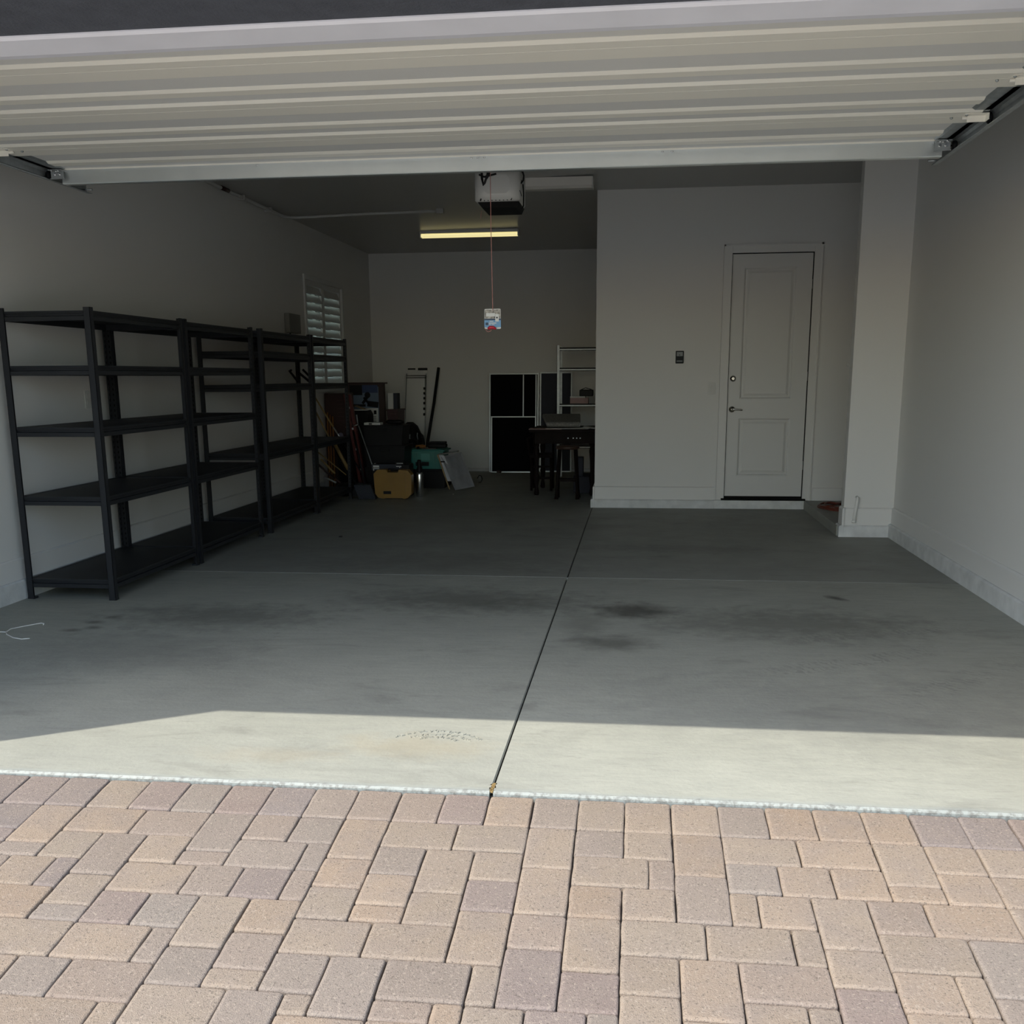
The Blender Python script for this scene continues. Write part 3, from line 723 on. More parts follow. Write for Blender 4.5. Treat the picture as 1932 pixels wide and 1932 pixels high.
# ================================================================ BLACK STORAGE SHELVES
GRP = 'black steel shelving units along the left wall'
def shelf_unit(y0, y1, levels, lab, H=1.79, x0=-3.842, x1=-3.252):
    t = thing('storage_shelf', lab, 'shelving unit', ((x0+x1)/2, (y0+y1)/2, 0), GRP)
    w, th = .041, .0022
    for (cx_, sx) in ((x0, 1), (x1, -1)):
        for (cy_, sy) in ((y0, 1), (y1, -1)):
            b = MB()
            # angle post: one flange across the end, one along the side, with rolled lips
            b.box(*sorted((cx_, cx_+sx*w)), *sorted((cy_, cy_+sy*th)), 0, H)
            b.box(*sorted((cx_, cx_+sx*th)), *sorted((cy_, cy_+sy*w)), 0, H)
            b.box(*sorted((cx_+sx*(w-th), cx_+sx*w)), *sorted((cy_, cy_+sy*.009)), 0, H)
            b.box(*sorted((cx_, cx_+sx*.009)), *sorted((cy_+sy*(w-th), cy_+sy*w)), 0, H)
            b.box(*sorted((cx_+sx*.0, cx_+sx*w)), *sorted((cy_-sy*.0006, cy_+sy*th)), H*.512, H*.516)
            b.box(*sorted((cx_-sx*.001, cx_+sx*(w+.002))), *sorted((cy_-sy*.001, cy_+sy*(w+.002))), 0, .012)
            b.mi = 1
            z = .07
            while z < H-.03:
                b.box(*sorted((cx_+sx*(th+.0002), cx_+sx*(th+.0009))), *sorted((cy_+sy*.019, cy_+sy*.027)), z, z+.016)
                b.box(*sorted((cx_+sx*.019, cx_+sx*.027)), *sorted((cy_+sy*(th+.0002), cy_+sy*(th+.0009))), z, z+.016)
                z += .038
            b.build('post', [M['blackmetal'], M['vblack']], t)
    for z in levels:
        b = MB(); b.box(x0+.006, x1-.006, y0+.006, y1-.006, z-.016, z-.004)
        s = b.build('shelf', M['shelfboard'], t)
        def beam(a0, a1, f, nrm, ax):
            # lipped beam: top roll, recessed web, lower band
            b = MB()
            pr_ = [(f, z), (f, z-.010), (f-nrm*.0125, z-.012), (f-nrm*.0125, z-.028), (f, z-.032), (f, z-.056), (f-nrm*.016, z-.058), (f-nrm*.017, z-.002)]
            b.prism(pr_, a0, a1, ax); b.build('beam', M['blackmetal'], s)
        # prism axis x takes (y,z), axis y takes (x,z)
        beam(x0+.0025, x1-.0025, y0+.003, -1, 'x'); beam(x0+.0025, x1-.0025, y1-.003, 1, 'x')
        beam(y0+.0025, y1-.0025, x0+.003, -1, 'y'); beam(y0+.0025, y1-.0025, x1-.003, 1, 'y')
    return t
L1 = (.132, .655, 1.080, 1.450, 1.770); L2 = (.140, .712, 1.310, 1.600, 1.772)
shelf_unit(2.732, 3.992, L1, 'tall empty black steel shelving unit nearest the garage opening')
shelf_unit(4.028, 5.350, L1, 'tall empty black steel shelving unit joined behind the nearest one')
shelf_unit(5.548, 6.915, L2, 'third black steel shelving unit from the front, after the gap')
shelf_unit(6.952, 8.185, L2, 'farthest black steel shelving unit, in front of the shuttered window')

# ================================================================ WALL FITTINGS
t = thing('wall_keypad', 'small black door control panel on the wall left of the entry door', 'control panel', (.41, YC, 1.49))
b = MB(); rrect(b, .370, .452, 1.487, 1.613, YC-.018, YC, .006); k_ = b.build('body', M['keypad'], t)
b = MB(); b.box(.380, .442, YC-.0195, YC-.018, 1.560, 1.602); b.build('display', M['lcd'], k_)
b = MB(); b.box(.381, .44, YC-.0195, YC-.018, 1.506, 1.516); b.build('light_bar', M['lcd'], k_)
b = MB(); b.lathe((.41, YC-.018, 1.572), [(.005, 0), (.005, -.004)], 10, 'y'); b.build('button', M['black'], k_)
t = thing('light_switch', 'white rocker light switch beside the entry door casing', 'switch', (.745, YC, 1.234))
b = MB(); b.box(.708, .782, YC-.006, YC, 1.175, 1.293, bev=.002); pl = b.build('plate', M['whitep'], t)
b = MB(); b.obox((.745, YC-.008, 1.234), (.030, .006, .062), Matrix.Rotation(.08, 4, 'X')); b.build('rocker', M['white'], pl)
t = thing('electrical_outlet', 'white electrical outlet plate on the left wall behind the nearest shelf', 'outlet', (XL, 3.77, 1.22))
b = MB(); b.box(XL, XL+.006, 3.73, 3.81, 1.165, 1.29, bev=.002); pl = b.build('plate', M['whitep'], t)
for z in (1.205, 1.25):
    b = MB(); b.box(XL+.006, XL+.008, 3.752, 3.788, z-.015, z+.015); b.build('socket', M['white'], pl)
t = thing('junction_box', 'grey utility box on the left wall just before the shuttered window', 'utility box', (XL, 8.2, 1.9))
b = MB(); b.box(XL, XL+.06, 8.02, 8.40, 1.86, 2.07, bev=.006); k_ = b.build('box', M['greybox'], t)
b = MB(); b.tube([(XL+.03, 8.1, 1.86), (XL+.035, 8.12, 1.82), (XL+.03, 8.2, 1.80), (XL+.03, 8.3, 1.78)], .008, 6); b.build('conduit', M['vblack'], t)
t = thing('pipe_stub', 'short white painted pipe on the baseboard of the pillar', 'pipe', (1.86, 5.74, .13))
b = MB(); b.tube([(1.852, 5.738, .128), (1.855, 5.738, .20), (1.868, 5.738, .315), (1.870, 5.745, .335), (1.871, 5.775, .338)], .0135, 12); b.build('pipe', M['trim'], t)
b = MB(); b.lathe((1.852, 5.738, .130), [(.018, -.006), (.018, .012)], 12); b.build('collar', M['trim'], t)
t = thing('wall_latch', 'tiny white latch on the hidden side of the pillar', 'latch', (1.765, 5.87, 1.44))
b = MB(); b.box(1.745, 1.769, 5.86, 5.89, 1.425, 1.435); b.tube([(1.765, 5.875, 1.43), (1.740, 5.875, 1.44), (1.750, 5.875, 1.455)], .005, 6); b.build('hook', M['whitep'], t)

# ================================================================ LOOSE THINGS ON THE FLOOR
b = MB(); random.seed(5)
for k in range(5):
    cx_, cy_, r1, r2 = 1.93+random.uniform(-.02, .02), 7.0+random.uniform(-.03, .03), .165-.012*k, .27-.02*k
    b.tube([(cx_+r1*math.cos(a*PI/12), cy_+r2*math.sin(a*PI/12), .098+.006*k+.004*math.sin(a)) for a in range(25)], .006, 6)
b.tube([(1.80, 6.80, .125), (1.93, 6.95, .13), (2.08, 7.25, .128)], .007, 6)
tag(b.build('extension_cord', M['orange']), 'coiled orange extension cord on the raised slab behind the pillar', 'cord')
b = MB()
b.tube([(-3.60, 1.90, .003), (-3.45, 1.892, .003), (-3.452, 1.905, .003), (-3.465, 1.959, .004), (-3.42, 2.04, .004), (-3.375, 2.112, .003), (-3.350, 2.10, .003), (-3.340, 2.075, .003)], .0030, 6)
b.tube([(-3.45, 1.895, .003), (-3.413, 1.844, .003), (-3.336, 1.782, .003), (-3.27, 1.755, .004), (-3.235, 1.775, .003)], .0030, 6)
tag(b.build('string', M['string']), 'thin white branching string on the floor before the nearest shelf', 'string')
b = MB(); b.tube([(.765, -.69, -.094), (.78, -.68, -.088), (.795, -.66, -.092)], .0016, 5)
for p in ((.775, -.70), (.768, -.672), (.79, -.69), (.762, -.688)): b.obox((p[0], p[1], -.092), (.014, .006, .002), Matrix.Rotation(p[0]*90, 4, 'Z'))
tag(b.build('leaf_sprig', M['maroon']), 'tiny dried reddish sprig lying on a tan paver', 'leaf')
b = MB(); b.obox((-2.165, 8.69, .004), (.012, .012, .008), Matrix.Rotation(.5, 4, 'Z')); tag(b.build('paper_scrap', M['white']), 'tiny white scrap on the floor before the white draped board', 'scrap')
b = MB(); b.obox((-2.57, 5.38, .006), (.03, .014, .01), Matrix.Rotation(.3, 4, 'Z')); 
tag(b.build('debris', M['black']), 'tiny dark crumb on the floor beside the second shelf', 'debris')
random.seed(9)
b = MB()
for k in range(7):
    x, y = XJ+random.uniform(-.004, .006), .012+k*.010
    b.obox((x, y, -.003), (.011, .014, .006), Matrix.Rotation(random.uniform(0, 3), 4, 'Z'))
o = tag(b.build('dry_leaves', M['wood']), 'crumbled dry leaf bits in the floor joint at the slab edge', 'leaf litter')
o['kind'] = 'stuff'

# ================================================================ REAR LEFT CLUTTER
# yellow hard case standing on edge
t = thing('tool_case', 'yellow hard tool case standing upright beside the steel bottle', 'tool case', (-2.78, 8.25, 0), rz=.0)
b = MB()
def shell(b, y0, y1, x0=-2.995, x1=-2.555, z0=.012, z1=.335):
    c = .045; cb = .05
    pts = [(x0+.012, z0+cb), (x0+cb, z0), (x1-cb, z0), (x1-.004, z0+cb), (x1, z1-c*1.3), (x1-c, z1-.006), (-2.70, z1), (-2.71, z1-.03), (-2.83, z1-.03), (-2.84, z1), (x0+c, z1), (x0, z1-c)]
    b.prism(pts, y0, y1, 'y')
shell(b, 8.185, 8.258); s_ = b.build('front_shell', M['yellow'], t)
b = MB(); shell(b, 8.262, 8.335, x0=-2.99, x1=-2.56); b.build('back_shell', M['yellow'], t)
b = MB(); b.box(-2.64, -2.625, 8.176, 8.187, .03, .30, bev=.003); b.box(-2.93, -2.62, 8.179, 8.186, .292, .30); b.build('rib', M['yellow'], s_)
b = MB(); b.tube([(-2.84, 8.26, .31), (-2.835, 8.26, .337), (-2.71, 8.26, .337), (-2.705, 8.26, .31)], .011, 8); b.build('handle', M['black'], t)
b = MB(); b.box(-2.885, -2.795, 8.178, 8.186, .058, .092, bev=.002); b.build('label_plate', M['black'], s_)
for x in (-2.90, -2.65):
    b = MB(); b.box(x-.02, x+.02, 8.22, 8.30, 0, .014); b.build('foot', M['yellow'], t)
# device on top of case
t = thing('power_tool_case', 'black equipment case with white labels behind and above the yellow case', 'equipment case', (-2.85, 8.50, 0))
b = MB(); b.box(-3.08, -2.63, 8.42, 8.66, 0, .375, bev=.012); k_ = b.build('body', M['black'], t)
b = MB(); b.box(-3.075, -2.72, 8.412, 8.42, .31, .378, bev=.003); b.build('lid', M['bluegrey'], k_)
b = MB(); b.box(-3.055, -2.985, 8.408, 8.412, .325, .365); b.box(-3.055, -3.045, 8.408, 8.412, .305, .33); st_ = b.build('white_sticker', M['white'], k_)
b = MB()
for q in range(4): b.box(-3.05+q*.017, -3.04+q*.017, 8.4065, 8.408, .332, .345)
b.build('sticker_lettering', M['black'], st_)
b = MB(); b.box(-2.775, -2.70, 8.406, 8.412, .388, .394); b.box(-2.78, -2.72, 8.405, 8.412, .350, .358); b.box(-2.745, -2.735, 8.405, 8.412, .338, .346); b.box(-2.71, -2.70, 8.405, 8.412, .318, .326); b.box(-2.78, -2.77, 8.405, 8.412, .32, .326); b.box(-3.04, -3.02, 8.405, 8.412, .386, .390); b.build('white_markings', M['white'], k_)
b = MB(); b.box(-2.80, -2.69, 8.412, 8.44, .375, .396, bev=.004); b.build('latch', M['black'], k_)
# bottle
t = thing('water_bottle', 'tall brushed steel bottle with black spout cap beside the yellow case', 'bottle', (-2.512, 8.43, 0))
b = MB(); b.lathe((-2.512, 8.43, 0), [(.038, 0), (.044, .006), (.044, .262), (.040, .278), (.028, .290)], 28); b.build('body', M['steel'], t)
b = MB(); b.lathe((-2.512, 8.43, .285), [(.030, 0), (.032, .01), (.030, .05), (.022, .07), (.019, .11), (.024, .13), (.018, .145)], 20); cap = b.build('cap', M['black'], t)
b = MB(); b.tube([(-2.497, 8.41, .36), (-2.48, 8.40, .36), (-2.47, 8.40, .32), (-2.487, 8.40, .295)], .005, 6); b.build('trigger', M['black'], cap)
# black crate under teal tote
t = thing('storage_crate', 'black lidded crate on the floor under the teal tote', 'crate', (-2.62, 9.55, 0))
b = MB(); b.prism([(-2.76, 0), (-2.40, 0), (-2.385, .215), (-2.775, .215)], 9.36, 9.85, 'y'); b.build('body', M['black'], t)
b = MB(); b.box(-2.785, -2.375, 9.38, 9.87, .215, .235, bev=.005); b.build('lid', M['black'], t)
t = thing('plastic_tote', 'teal lidded plastic tote stacked on the black crate', 'tote', (-2.65, 9.6, .235))
b = MB(); b.prism([(-2.845, .236), (-2.435, .236), (-2.415, .457), (-2.87, .457)], 9.42, 9.80, 'y')
for x in (-2.84, -2.78, -2.55, -2.49): b.obox((x+.02, 9.416, .345), (.018, .012, .19))
k_ = b.build('bin', M['teal'], t)
b = MB(); b.box(-2.89, -2.39, 9.39, 9.83, .457, .475, bev=.006); b.box(-2.86, -2.425, 9.42, 9.80, .475, .483, bev=.003); b.build('lid', M['teal'], t)
b = MB(); b.box(-2.70, -2.58, 9.408, 9.418, .345, .43); b.build('label', M['tealpale'], k_)
b = MB(); b.box(-2.77, -2.60, 9.405, 9.418, .275, .325, bev=.006); b.build('handle', M['black'], k_)
# on the tote
t = thing('hand_drill', 'small orange and black drill lying on the teal tote', 'drill', (-2.70, 9.5, .484))
b = MB(); b.tube([(-2.78, 9.50, 0.5115), (-2.70, 9.50, 0.5135), (-2.65, 9.50, 0.5115)], [.018, .024, .014], 10); b.build('body', M['orangewood'], t)
b = MB(); b.tube([(-2.65, 9.50, 0.5115), (-2.61, 9.50, 0.5115)], .009, 8); b.build('chuck', M['black'], t)
b = MB(); b.tube([(-2.74, 9.50, 0.5005), (-2.75, 9.44, 0.4955)], .014, 8); b.build('grip', M['black'], t)
t = thing('clipboard', 'thin dark red folder on the lid of the teal tote', 'folder', (-2.55, 9.5, .484))
b = MB(); b.obox((-2.60, 9.47, 0.4890), (.17, .10, .008), Matrix.Rotation(.1, 4, 'Z')); b.build('cover', M['darkred'], t)
b = MB(); b.lathe((-2.615, 9.425, 0.4945), [(.007, 0), (.006, .006), (.003, .008)], 10); b.build('clasp', M['steel'], t)
t = thing('tool_pouch', 'flat black case at the back of the teal tote lid', 'case', (-2.55, 9.72, .484))
b = MB(); b.box(-2.66, -2.43, 9.66, 9.80, 0.4845, 0.5305, bev=.01); b.build('base', M['black'], t)
b = MB(); b.box(-2.655, -2.435, 9.665, 9.795, 0.5325, 0.5605, bev=.01); b.build('lid', M['black'], t)
# stack of black bins
def tote(name, lab, x0, x1, y0, y1, z0, z1, m, ml, cat='bin', grp=None):
    t = thing(name, lab, cat, ((x0+x1)/2, (y0+y1)/2, z0), grp)
    b = MB(); b.prism([(x0+.02, z0), (x1-.02, z0), (x1, z1-.02), (x0, z1-.02)], y0, y1, 'y'); b.build('bin', m, t)
    b = MB(); b.box(x0-.012, x1+.012, y0-.012, y1+.012, z1-.0195, z1, bev=.004); b.build('lid', ml, t)
    b = MB(); b.box((x0+x1)/2-.06, (x0+x1)/2+.06, y0-.020, y0-.001, z1-.07, z1-.04, bev=.004); b.build('handle', ml, t)
    return t
G2 = 'black storage bins stacked in the corner'
tote('storage_bin', 'black storage bin on the floor, bottom of the corner stack', -3.30, -2.80, 8.95, 9.35, .0, .30, M['black'], M['black'], 'bin', G2)
tote('storage_bin', 'black storage bin in the middle of the corner stack', -3.30, -2.80, 8.96, 9.36, .301, .56, M['black'], M['black'], 'bin', G2)
tote('storage_bin', 'black storage bin at the top of the corner stack', -3.31, -2.82, 8.97, 9.37, .561, .80, M['black'], M['black'], 'bin', G2)
b = MB(); b.box(-3.32, -3.12, 9.05, 9.20, .801, .828, bev=.002); b.mi = 1; b.box(-3.26, -3.22, 9.047, 9.05, .806, .822)
tag(b.build('flat_box', [M['white'], M['black']]), 'narrow white box on top of the black bins', 'box')
# rolled bag on bins and camera bag
t = thing('duffel_bag', 'dark rolled bag lying on the black bin stack', 'bag', (-2.98, 9.15, .80))
b = MB(); b.tube([(-3.08, 9.2, .830), (-3.04, 9.2, .832), (-2.90, 9.2, .832), (-2.86, 9.2, .828)], [.015, .028, .028, .015], 12); b.build('body', M['black'], t)
b = MB(); b.tube([(-3.0, 9.17, .835), (-2.97, 9.165, .858), (-2.93, 9.17, .837)], .004, 6); b.build('strap', M['black'], t)
t = thing('backpack', 'black backpack with grey buckles slumped against the bins', 'backpack', (-2.98, 10.1, 0))
b = MB()
b.lathe((-2.98, 10.10, .0), [(.12, 0), (.16, .03), (.17, .3), (.165, .5), (.15, .63), (.10, .74), (.04, .79)], 20); b.build('body', M['black'], t)
b = MB(); b.lathe((-2.93, 9.94, .30), [(.05, 0), (.08, .02), (.08, .25), (.04, .28)], 14); b.build('front_pocket', M['black'], t)
for (x, z) in ((-2.95, .60), (-2.85, .62)):
    b = MB(); b.tube([(x, 9.93, z+.04), (x-.004, 9.925, z), (x+.004, 9.93, z-.05)], .007, 6); b.build('strap_buckle', M['galvd'], t)
b = MB(); b.tube([(-2.86, 9.98, .68), (-2.79, 9.97, .62), (-2.77, 9.97, .50)], .014, 8); b.build('shoulder_strap', M['black'], t)
# maroon bin and boxes further back
tote('storage_bin', 'maroon lidded storage bin in the corner under the white carton', -3.335, -3.19, 10.30, 10.70, .0, .95, M['maroon'], M['maroon'])
b = MB(); b.box(-3.335, -3.265, 10.36, 10.56, .951, 1.165, bev=.003); b.mi = 1; b.box(-3.262, -3.215, 10.38, 10.55, .951, 1.16)
tag(b.build('carton', [M['white'], M['bluegrey']]), 'small white upright carton on the maroon bin', 'box')
t = thing('product_box', 'large box with a blue printed picture of a dark tool, in the corner', 'box', (-3.6, 10.35, .0))
b = MB(); b.box(-3.83, -3.35, 10.20, 10.29, .72, 1.30); b.box(-3.83, -3.35, 10.205, 10.29, 0, .72); k_ = b.build('carton', M['cardboard'], t)
b = MB(); b.box(-3.845, -3.32, 10.185, 10.30, 1.285, 1.305); b.build('lid', M['darkred'], k_)
b = MB(); b.box(-3.80, -3.42, 10.196, 10.2, .74, 1.25); p_ = b.build('printed_face', M['sky_blue'], k_)
b = MB(); b.box(-3.81, -3.64, 10.194, 10.196, 1.14, 1.27); b.build('dark_banner', M['black'], p_)
b = MB(); b.box(-3.64, -3.43, 10.194, 10.196, 1.17, 1.27); b.build('blue_banner', M['blue'], p_)
b = MB(); b.obox((-3.60, 10.193, 1.08), (.13, .002, .035), Matrix.Rotation(-.9, 4, 'Y')); b.obox((-3.58, 10.193, 1.06), (.13, .002, .03), Matrix.Rotation(.9, 4, 'Y')); b.lathe((-3.57, 10.194, 1.14), [(.04, 0), (.04, -.002)], 14, 'y'); b.obox((-3.50, 10.193, 1.02), (.15, .002, .075), Matrix.Rotation(.12, 4, 'Y')); b.box(-3.78, -3.60, 10.192, 10.194, .99, 1.02); b.build('printed_tool', M['black'], p_)
b = MB(); b.box(-3.63, -3.43, 10.193, 10.195, .76, .97); b.build('white_text_panel', M['white'], p_)
b = MB()
for q in range(4): b.box(-3.60, -3.46, 10.1915, 10.193, .79+q*.022, .796+q*.022)
b.box(-3.49, -3.455, 10.1915, 10.193, .89, .94); b.build('printed_text', M['black'], p_)
t = thing('paper_stack', 'loose pale papers on top of the small dark cabinet in the corner', 'papers', (-3.6, 9.9, .95))
b = MB(); b.obox((-3.60, 9.92, .956), (.22, .22, .010), Matrix.Rotation(.1, 4, 'Z')); b.build('bottom_sheets', M['white'], t)
b = MB(); b.obox((-3.585, 9.90, .985), (.15, .14, .006), Matrix.Rotation(.35, 4, 'Y')); b.build('folded_sheet', M['wood'], t)
b = MB(); b.prism([(-3.72, 0), (-3.47, 0), (-3.47, .90), (-3.50, .95), (-3.70, .95), (-3.72, .90)], 9.78, 10.08, 'y')
o = tag(b.build('cabinet', M['black']), 'narrow black cabinet under the loose papers in the corner', 'cabinet')
# white tall panel leaning on the back wall
t = thing('folding_table', 'tall narrow white folded table leaning on the back wall', 'folding table', (-3.25, 11.6, 0))
lean = lambda x, z, off=0: (x, 11.70-.12*(1-z/1.5)+off, z)
b = MB(); b.prism([(11.46, 0), (11.49, 0), (11.715, 1.40), (11.685, 1.40)], -3.40, -3.10, 'x'); b.build('top', M['wall'], t)
b = MB(); b.tube([(-3.405, 11.46, .02), (-3.37, 11.69, 1.42)], .008, 6); b.tube([(-3.10, 11.46, .02), (-3.08, 11.69, 1.42)], .008, 6); b.build('edge_rail', M['galvd'], t)
b = MB(); b.box(-3.37, -3.08, 11.655, 11.675, 1.385, 1.395); b.box(-3.37, -3.08, 11.65, 11.67, 1.355, 1.365); b.build('strap', M['black'], t)
b = MB(); b.box(-3.35, -3.24, 11.68, 11.70, 1.475, 1.495, bev=.004); b.box(-3.20, -3.06, 11.68, 11.70, 1.465, 1.50, bev=.006); b.build('handle', M['black'], t)
b = MB(); b.box(-3.345, -3.065, 11.685, 11.70, 1.385, 1.474); b.build('end_panel', M['wall'], t)
b = MB()
for z in (.82, .9, .98, 1.05, 1.12, 1.19): b.box(-3.105, -3.085, 11.40+z*.16, 11.46+z*.16, z, z+.035)
b.build('edge_clips', M['black'], t)
# black pole
b = MB(); b.tube([(-3.02, 11.35, .0), (-3.02, 11.37, .43), (-2.945, 11.55, 1.0), (-2.90, 11.72, 1.50)], .022, 10)
tag(b.build('pole', M['black']), 'long black pole leaning on the back wall beside the folded table', 'pole')
# draped boards
t = thing('draped_board', 'flat board covered with a wrinkled white cloth leaning by the teal tote', 'draped board', (-2.3, 9.3, 0))
b = MB()
nx, nz = 12, 18; random.seed(2)
V = {}
for i in range(nx+1):
    for j in range(nz+1):
        u, v = i/nx, j/nz
        x = (-2.27*(1-u)+(-2.055)*u)*(1-v)+(-2.47*(1-u)+(-2.265)*u)*v
        z = 0.004+.028*u*(1-v)+v*.40+.035*u*v
        y = 9.10+.20*u*(1-v)+.16*v+.30*u*v
        y += .010*math.sin(u*9+v*3)*(1-v*.4)+.006*math.sin(u*17-v*8)+random.uniform(-.002, .002)
        V[i, j] = b.bm.verts.new((x, y, z))
for i in range(nx):
    for j in range(nz):
        f = b.bm.faces.new((V[i, j], V[i+1, j], V[i+1, j+1], V[i, j+1])); f.smooth = True
r = bmesh.ops.solidify(b.bm, geom=b.bm.faces[:], thickness=.012)
b.build('front_cloth', M['cloth'], t)
b = MB(); b.prism([(-2.40, .10), (-2.30, .10), (-2.43, .42), (-2.52, .42)], 9.26, 9.275, 'y'); b.build('hanging_flap', M['cloth'], t)
b = MB(); b.prism([(-2.375, .0), (-2.36, .0), (-2.50, .43), (-2.515, .43)], 9.24, 9.26, 'y'); b.build('board_edge', M['wood'], t)
b = MB(); b.prism([(-2.52, .415), (-2.27, .455), (-2.27, .470), (-2.52, .430)], 9.30, 9.42, 'y'); b.build('top_fold', M['cushion'], t)
b = MB(); b.tube([(-2.075, 9.62, .10), (-2.05, 9.62, .14), (-2.02, 9.62, .13), (-2.01, 9.62, .09), (-2.03, 9.62, .05), (-2.06, 9.62, .05)], .006, 6); b.build('loop_handle', M['vblack'], t)
b = MB(); b.box(-2.47, -2.42, 9.235, 9.245, .335, .35); b.build('clip', M['vblack'], t)

for q in [t]: q.location.x += .055; q.location.z += 0

# ---- tools leaning in the corner behind the farthest shelf
def stick(name, lab, cat, pts, r, m, tip=None, tipm=None, grp=None, low=None):
    t = thing(name, lab, cat, pts[0], grp)
    b = MB(); b.tube(pts, r, 8); b.build('shaft', m, t)
    if tip: b = MB(); b.tube(tip, r*1.05 if not isinstance(r, list) else r[0], 8); b.build('ferrule', tipm or M['steel'], t)
    if low: b = MB(); b.tube(low, (r if not isinstance(r, list) else r[0])*.9, 8); b.build('lower_shaft', M['black'], t)
    return t
GT = 'long handled tools leaning in the corner'
stick('broom', 'pale wooden handled broom with bright metal tip, uppermost of the slanted handles', 'broom', [(-3.885, 8.95, 1.13), (-3.66, 8.90, .78)], .010, M['wood'], [(-3.66, 8.90, .78), (-3.56, 8.88, .63)], grp=GT, low=[(-3.56, 8.88, .63), (-3.16, 8.78, .005)])
stick('shovel', 'pale wooden shovel handle slanting just under the broom handle', 'shovel', [(-3.885, 8.95, .96), (-3.71, 8.90, .64)], .010, M['wood'], [(-3.765, 8.885, .68), (-3.72, 8.88, .61)], grp=GT, low=[(-3.71, 8.90, .64), (-3.40, 8.86, .005)])
for k, (x, z1) in enumerate(((-3.83, .95), (-3.80, .92), (-3.765, .90))):
    stick('garden_stake', ['leftmost of three upright orange stakes', 'middle of three upright orange stakes', 'rightmost of three upright orange stakes'][k], 'stake', [(x, 9.20, .0), (x+.01, 9.20, z1)], .010, M['orangewood'], grp='orange stakes behind the farthest shelf')
stick('wood_plank', 'thick pale wooden plank leaning low behind the farthest shelf', 'plank', [(-3.64, 8.80, .62), (-3.46, 8.78, .28)], .022, M['wood'], grp=GT, low=[(-3.46, 8.78, .28), (-3.31, 8.76, .005)])
stick('rake', 'thin light rake handle slanting low across the corner', 'rake', [(-3.80, 8.62, .52), (-3.43, 8.58, .235)], .007, M['wood'], grp=GT, low=[(-3.43, 8.58, .235), (-3.12, 8.54, .005)])
lows = ['brown wooden handle just under the thin rake handle', 'brown wooden handle lying second under the rake handle', 'grey wooden handle low in the corner beside the red one', 'short dark red handle lowest in the corner pile']
for k, (p, q, mm) in enumerate((((-3.74, 8.6, .42), (-3.57, 8.58, .25), M['wood']), ((-3.76, 8.56, .36), (-3.57, 8.54, .19), M['cardboard']), ((-3.68, 8.5, .22), (-3.53, 8.48, .155), M['galvd']), ((-3.62, 8.52, .26), (-3.47, 8.46, .155), M['darkred']))):
    stick('wooden_stick', lows[k], 'handle', [p, q], .013, mm, grp=GT)
for lab, pts, r in (('leftmost short dark handle sticking up from the farthest shelving unit', [(-3.775, 8.00, 1.331), (-3.815, 7.86, 1.445), (-3.81, 7.90, 1.452)], .013),
                    ('middle short dark handle sticking up from the farthest shelving unit', [(-3.68, 8.12, 1.328), (-3.79, 8.03, 1.445)], .014),
                    ('rightmost short dark handle sticking up from the farthest shelving unit', [(-3.62, 8.13, 1.326), (-3.745, 8.10, 1.462)], .012)):
    b = MB(); b.tube(pts, r, 8); tag(b.build('short_bar', M['black']), lab, 'bar', 'short dark handles on the farthest shelving unit')
b = MB(); b.box(-3.885, -3.60, 9.30, 9.62, .0, 1.18, bev=.01); b.mi = 1
for q in range(6): b.box(-3.72, -3.64, 9.298, 9.30, .84+q*.05, .848+q*.05)
tag(b.build('metal_cabinet', [M['darkred'], M['maroon']]), 'dark red upright cabinet under the shuttered window', 'cabinet')
t = thing('bucket', 'tall black bucket holding the grey gloves beside the orange stakes', 'bucket', (-3.64, 9.20, 0))
b = MB(); b.lathe((-3.64, 9.195, 0), [(.06, 0), (.085, .60), (.09, .61), (.07, .625)], 16); b.build('body', M['black'], t)
b = MB(); b.lathe((-3.66, 9.19, .626), [(.02, 0), (.035, .03), (.03, .06), (.01, .075)], 12); b.lathe((-3.61, 9.20, .60), [(.02, 0), (.03, .02), (.01, .04)], 10)
tag(b.build('work_gloves', M['glove']), 'crumpled grey gloves beside the orange stakes', 'gloves')
# red ladder leaning
t = thing('step_ladder', 'red folded step ladder leaning in the corner beside the farthest shelf', 'ladder', (-3.40, 9.0, 0))
for (x0, x1, off) in ((-3.375, -3.53, 0), (-3.320, -3.475, .0)):
    b = MB(); b.prism([(x0-.016, .08), (x0+.016, .08), (x1+.016, 1.17), (x1-.016, 1.17)], 8.98+off, 9.04+off, 'y'); b.build('rail', M['red'], t)
for k in range(4):
    z = .26+k*.25; x = -3.35-(z-.08)*.142
    b = MB(); b.box(x-.028, x+.028, 8.985, 9.035, z-.012, z+.012); b.build('step', M['galvd'], t)
for k in range(5):
    b = MB(); b.lathe((-3.525+.010*k, 8.975, .78-.035*k), [(.006, 0), (.006, -.004)], 8, 'y'); b.build('rivet', M['orangewood'], t)
b = MB(); b.box(-3.40, -3.30, 8.975, 9.045, .0, .085); b.build('foot', M['black'], t)
# grey squeegee pole
t = thing('squeegee', 'thin grey metal pole with short crossbar right of the red ladder', 'squeegee', (-3.2, 8.9, 0))
b = MB(); b.tube([(-3.355, 8.93, .80), (-3.19, 8.87, .34), (-3.07, 8.80, .0)], .007, 8); b.build('pole', M['galvd'], t)
b = MB(); b.tube([(-3.43, 8.93, .795), (-3.36, 8.93, .812)], .007, 6); b.tube([(-3.365, 8.93, .82), (-3.375, 8.93, .93)], .008, 6); b.build('crossbar', M['galvd'], t)
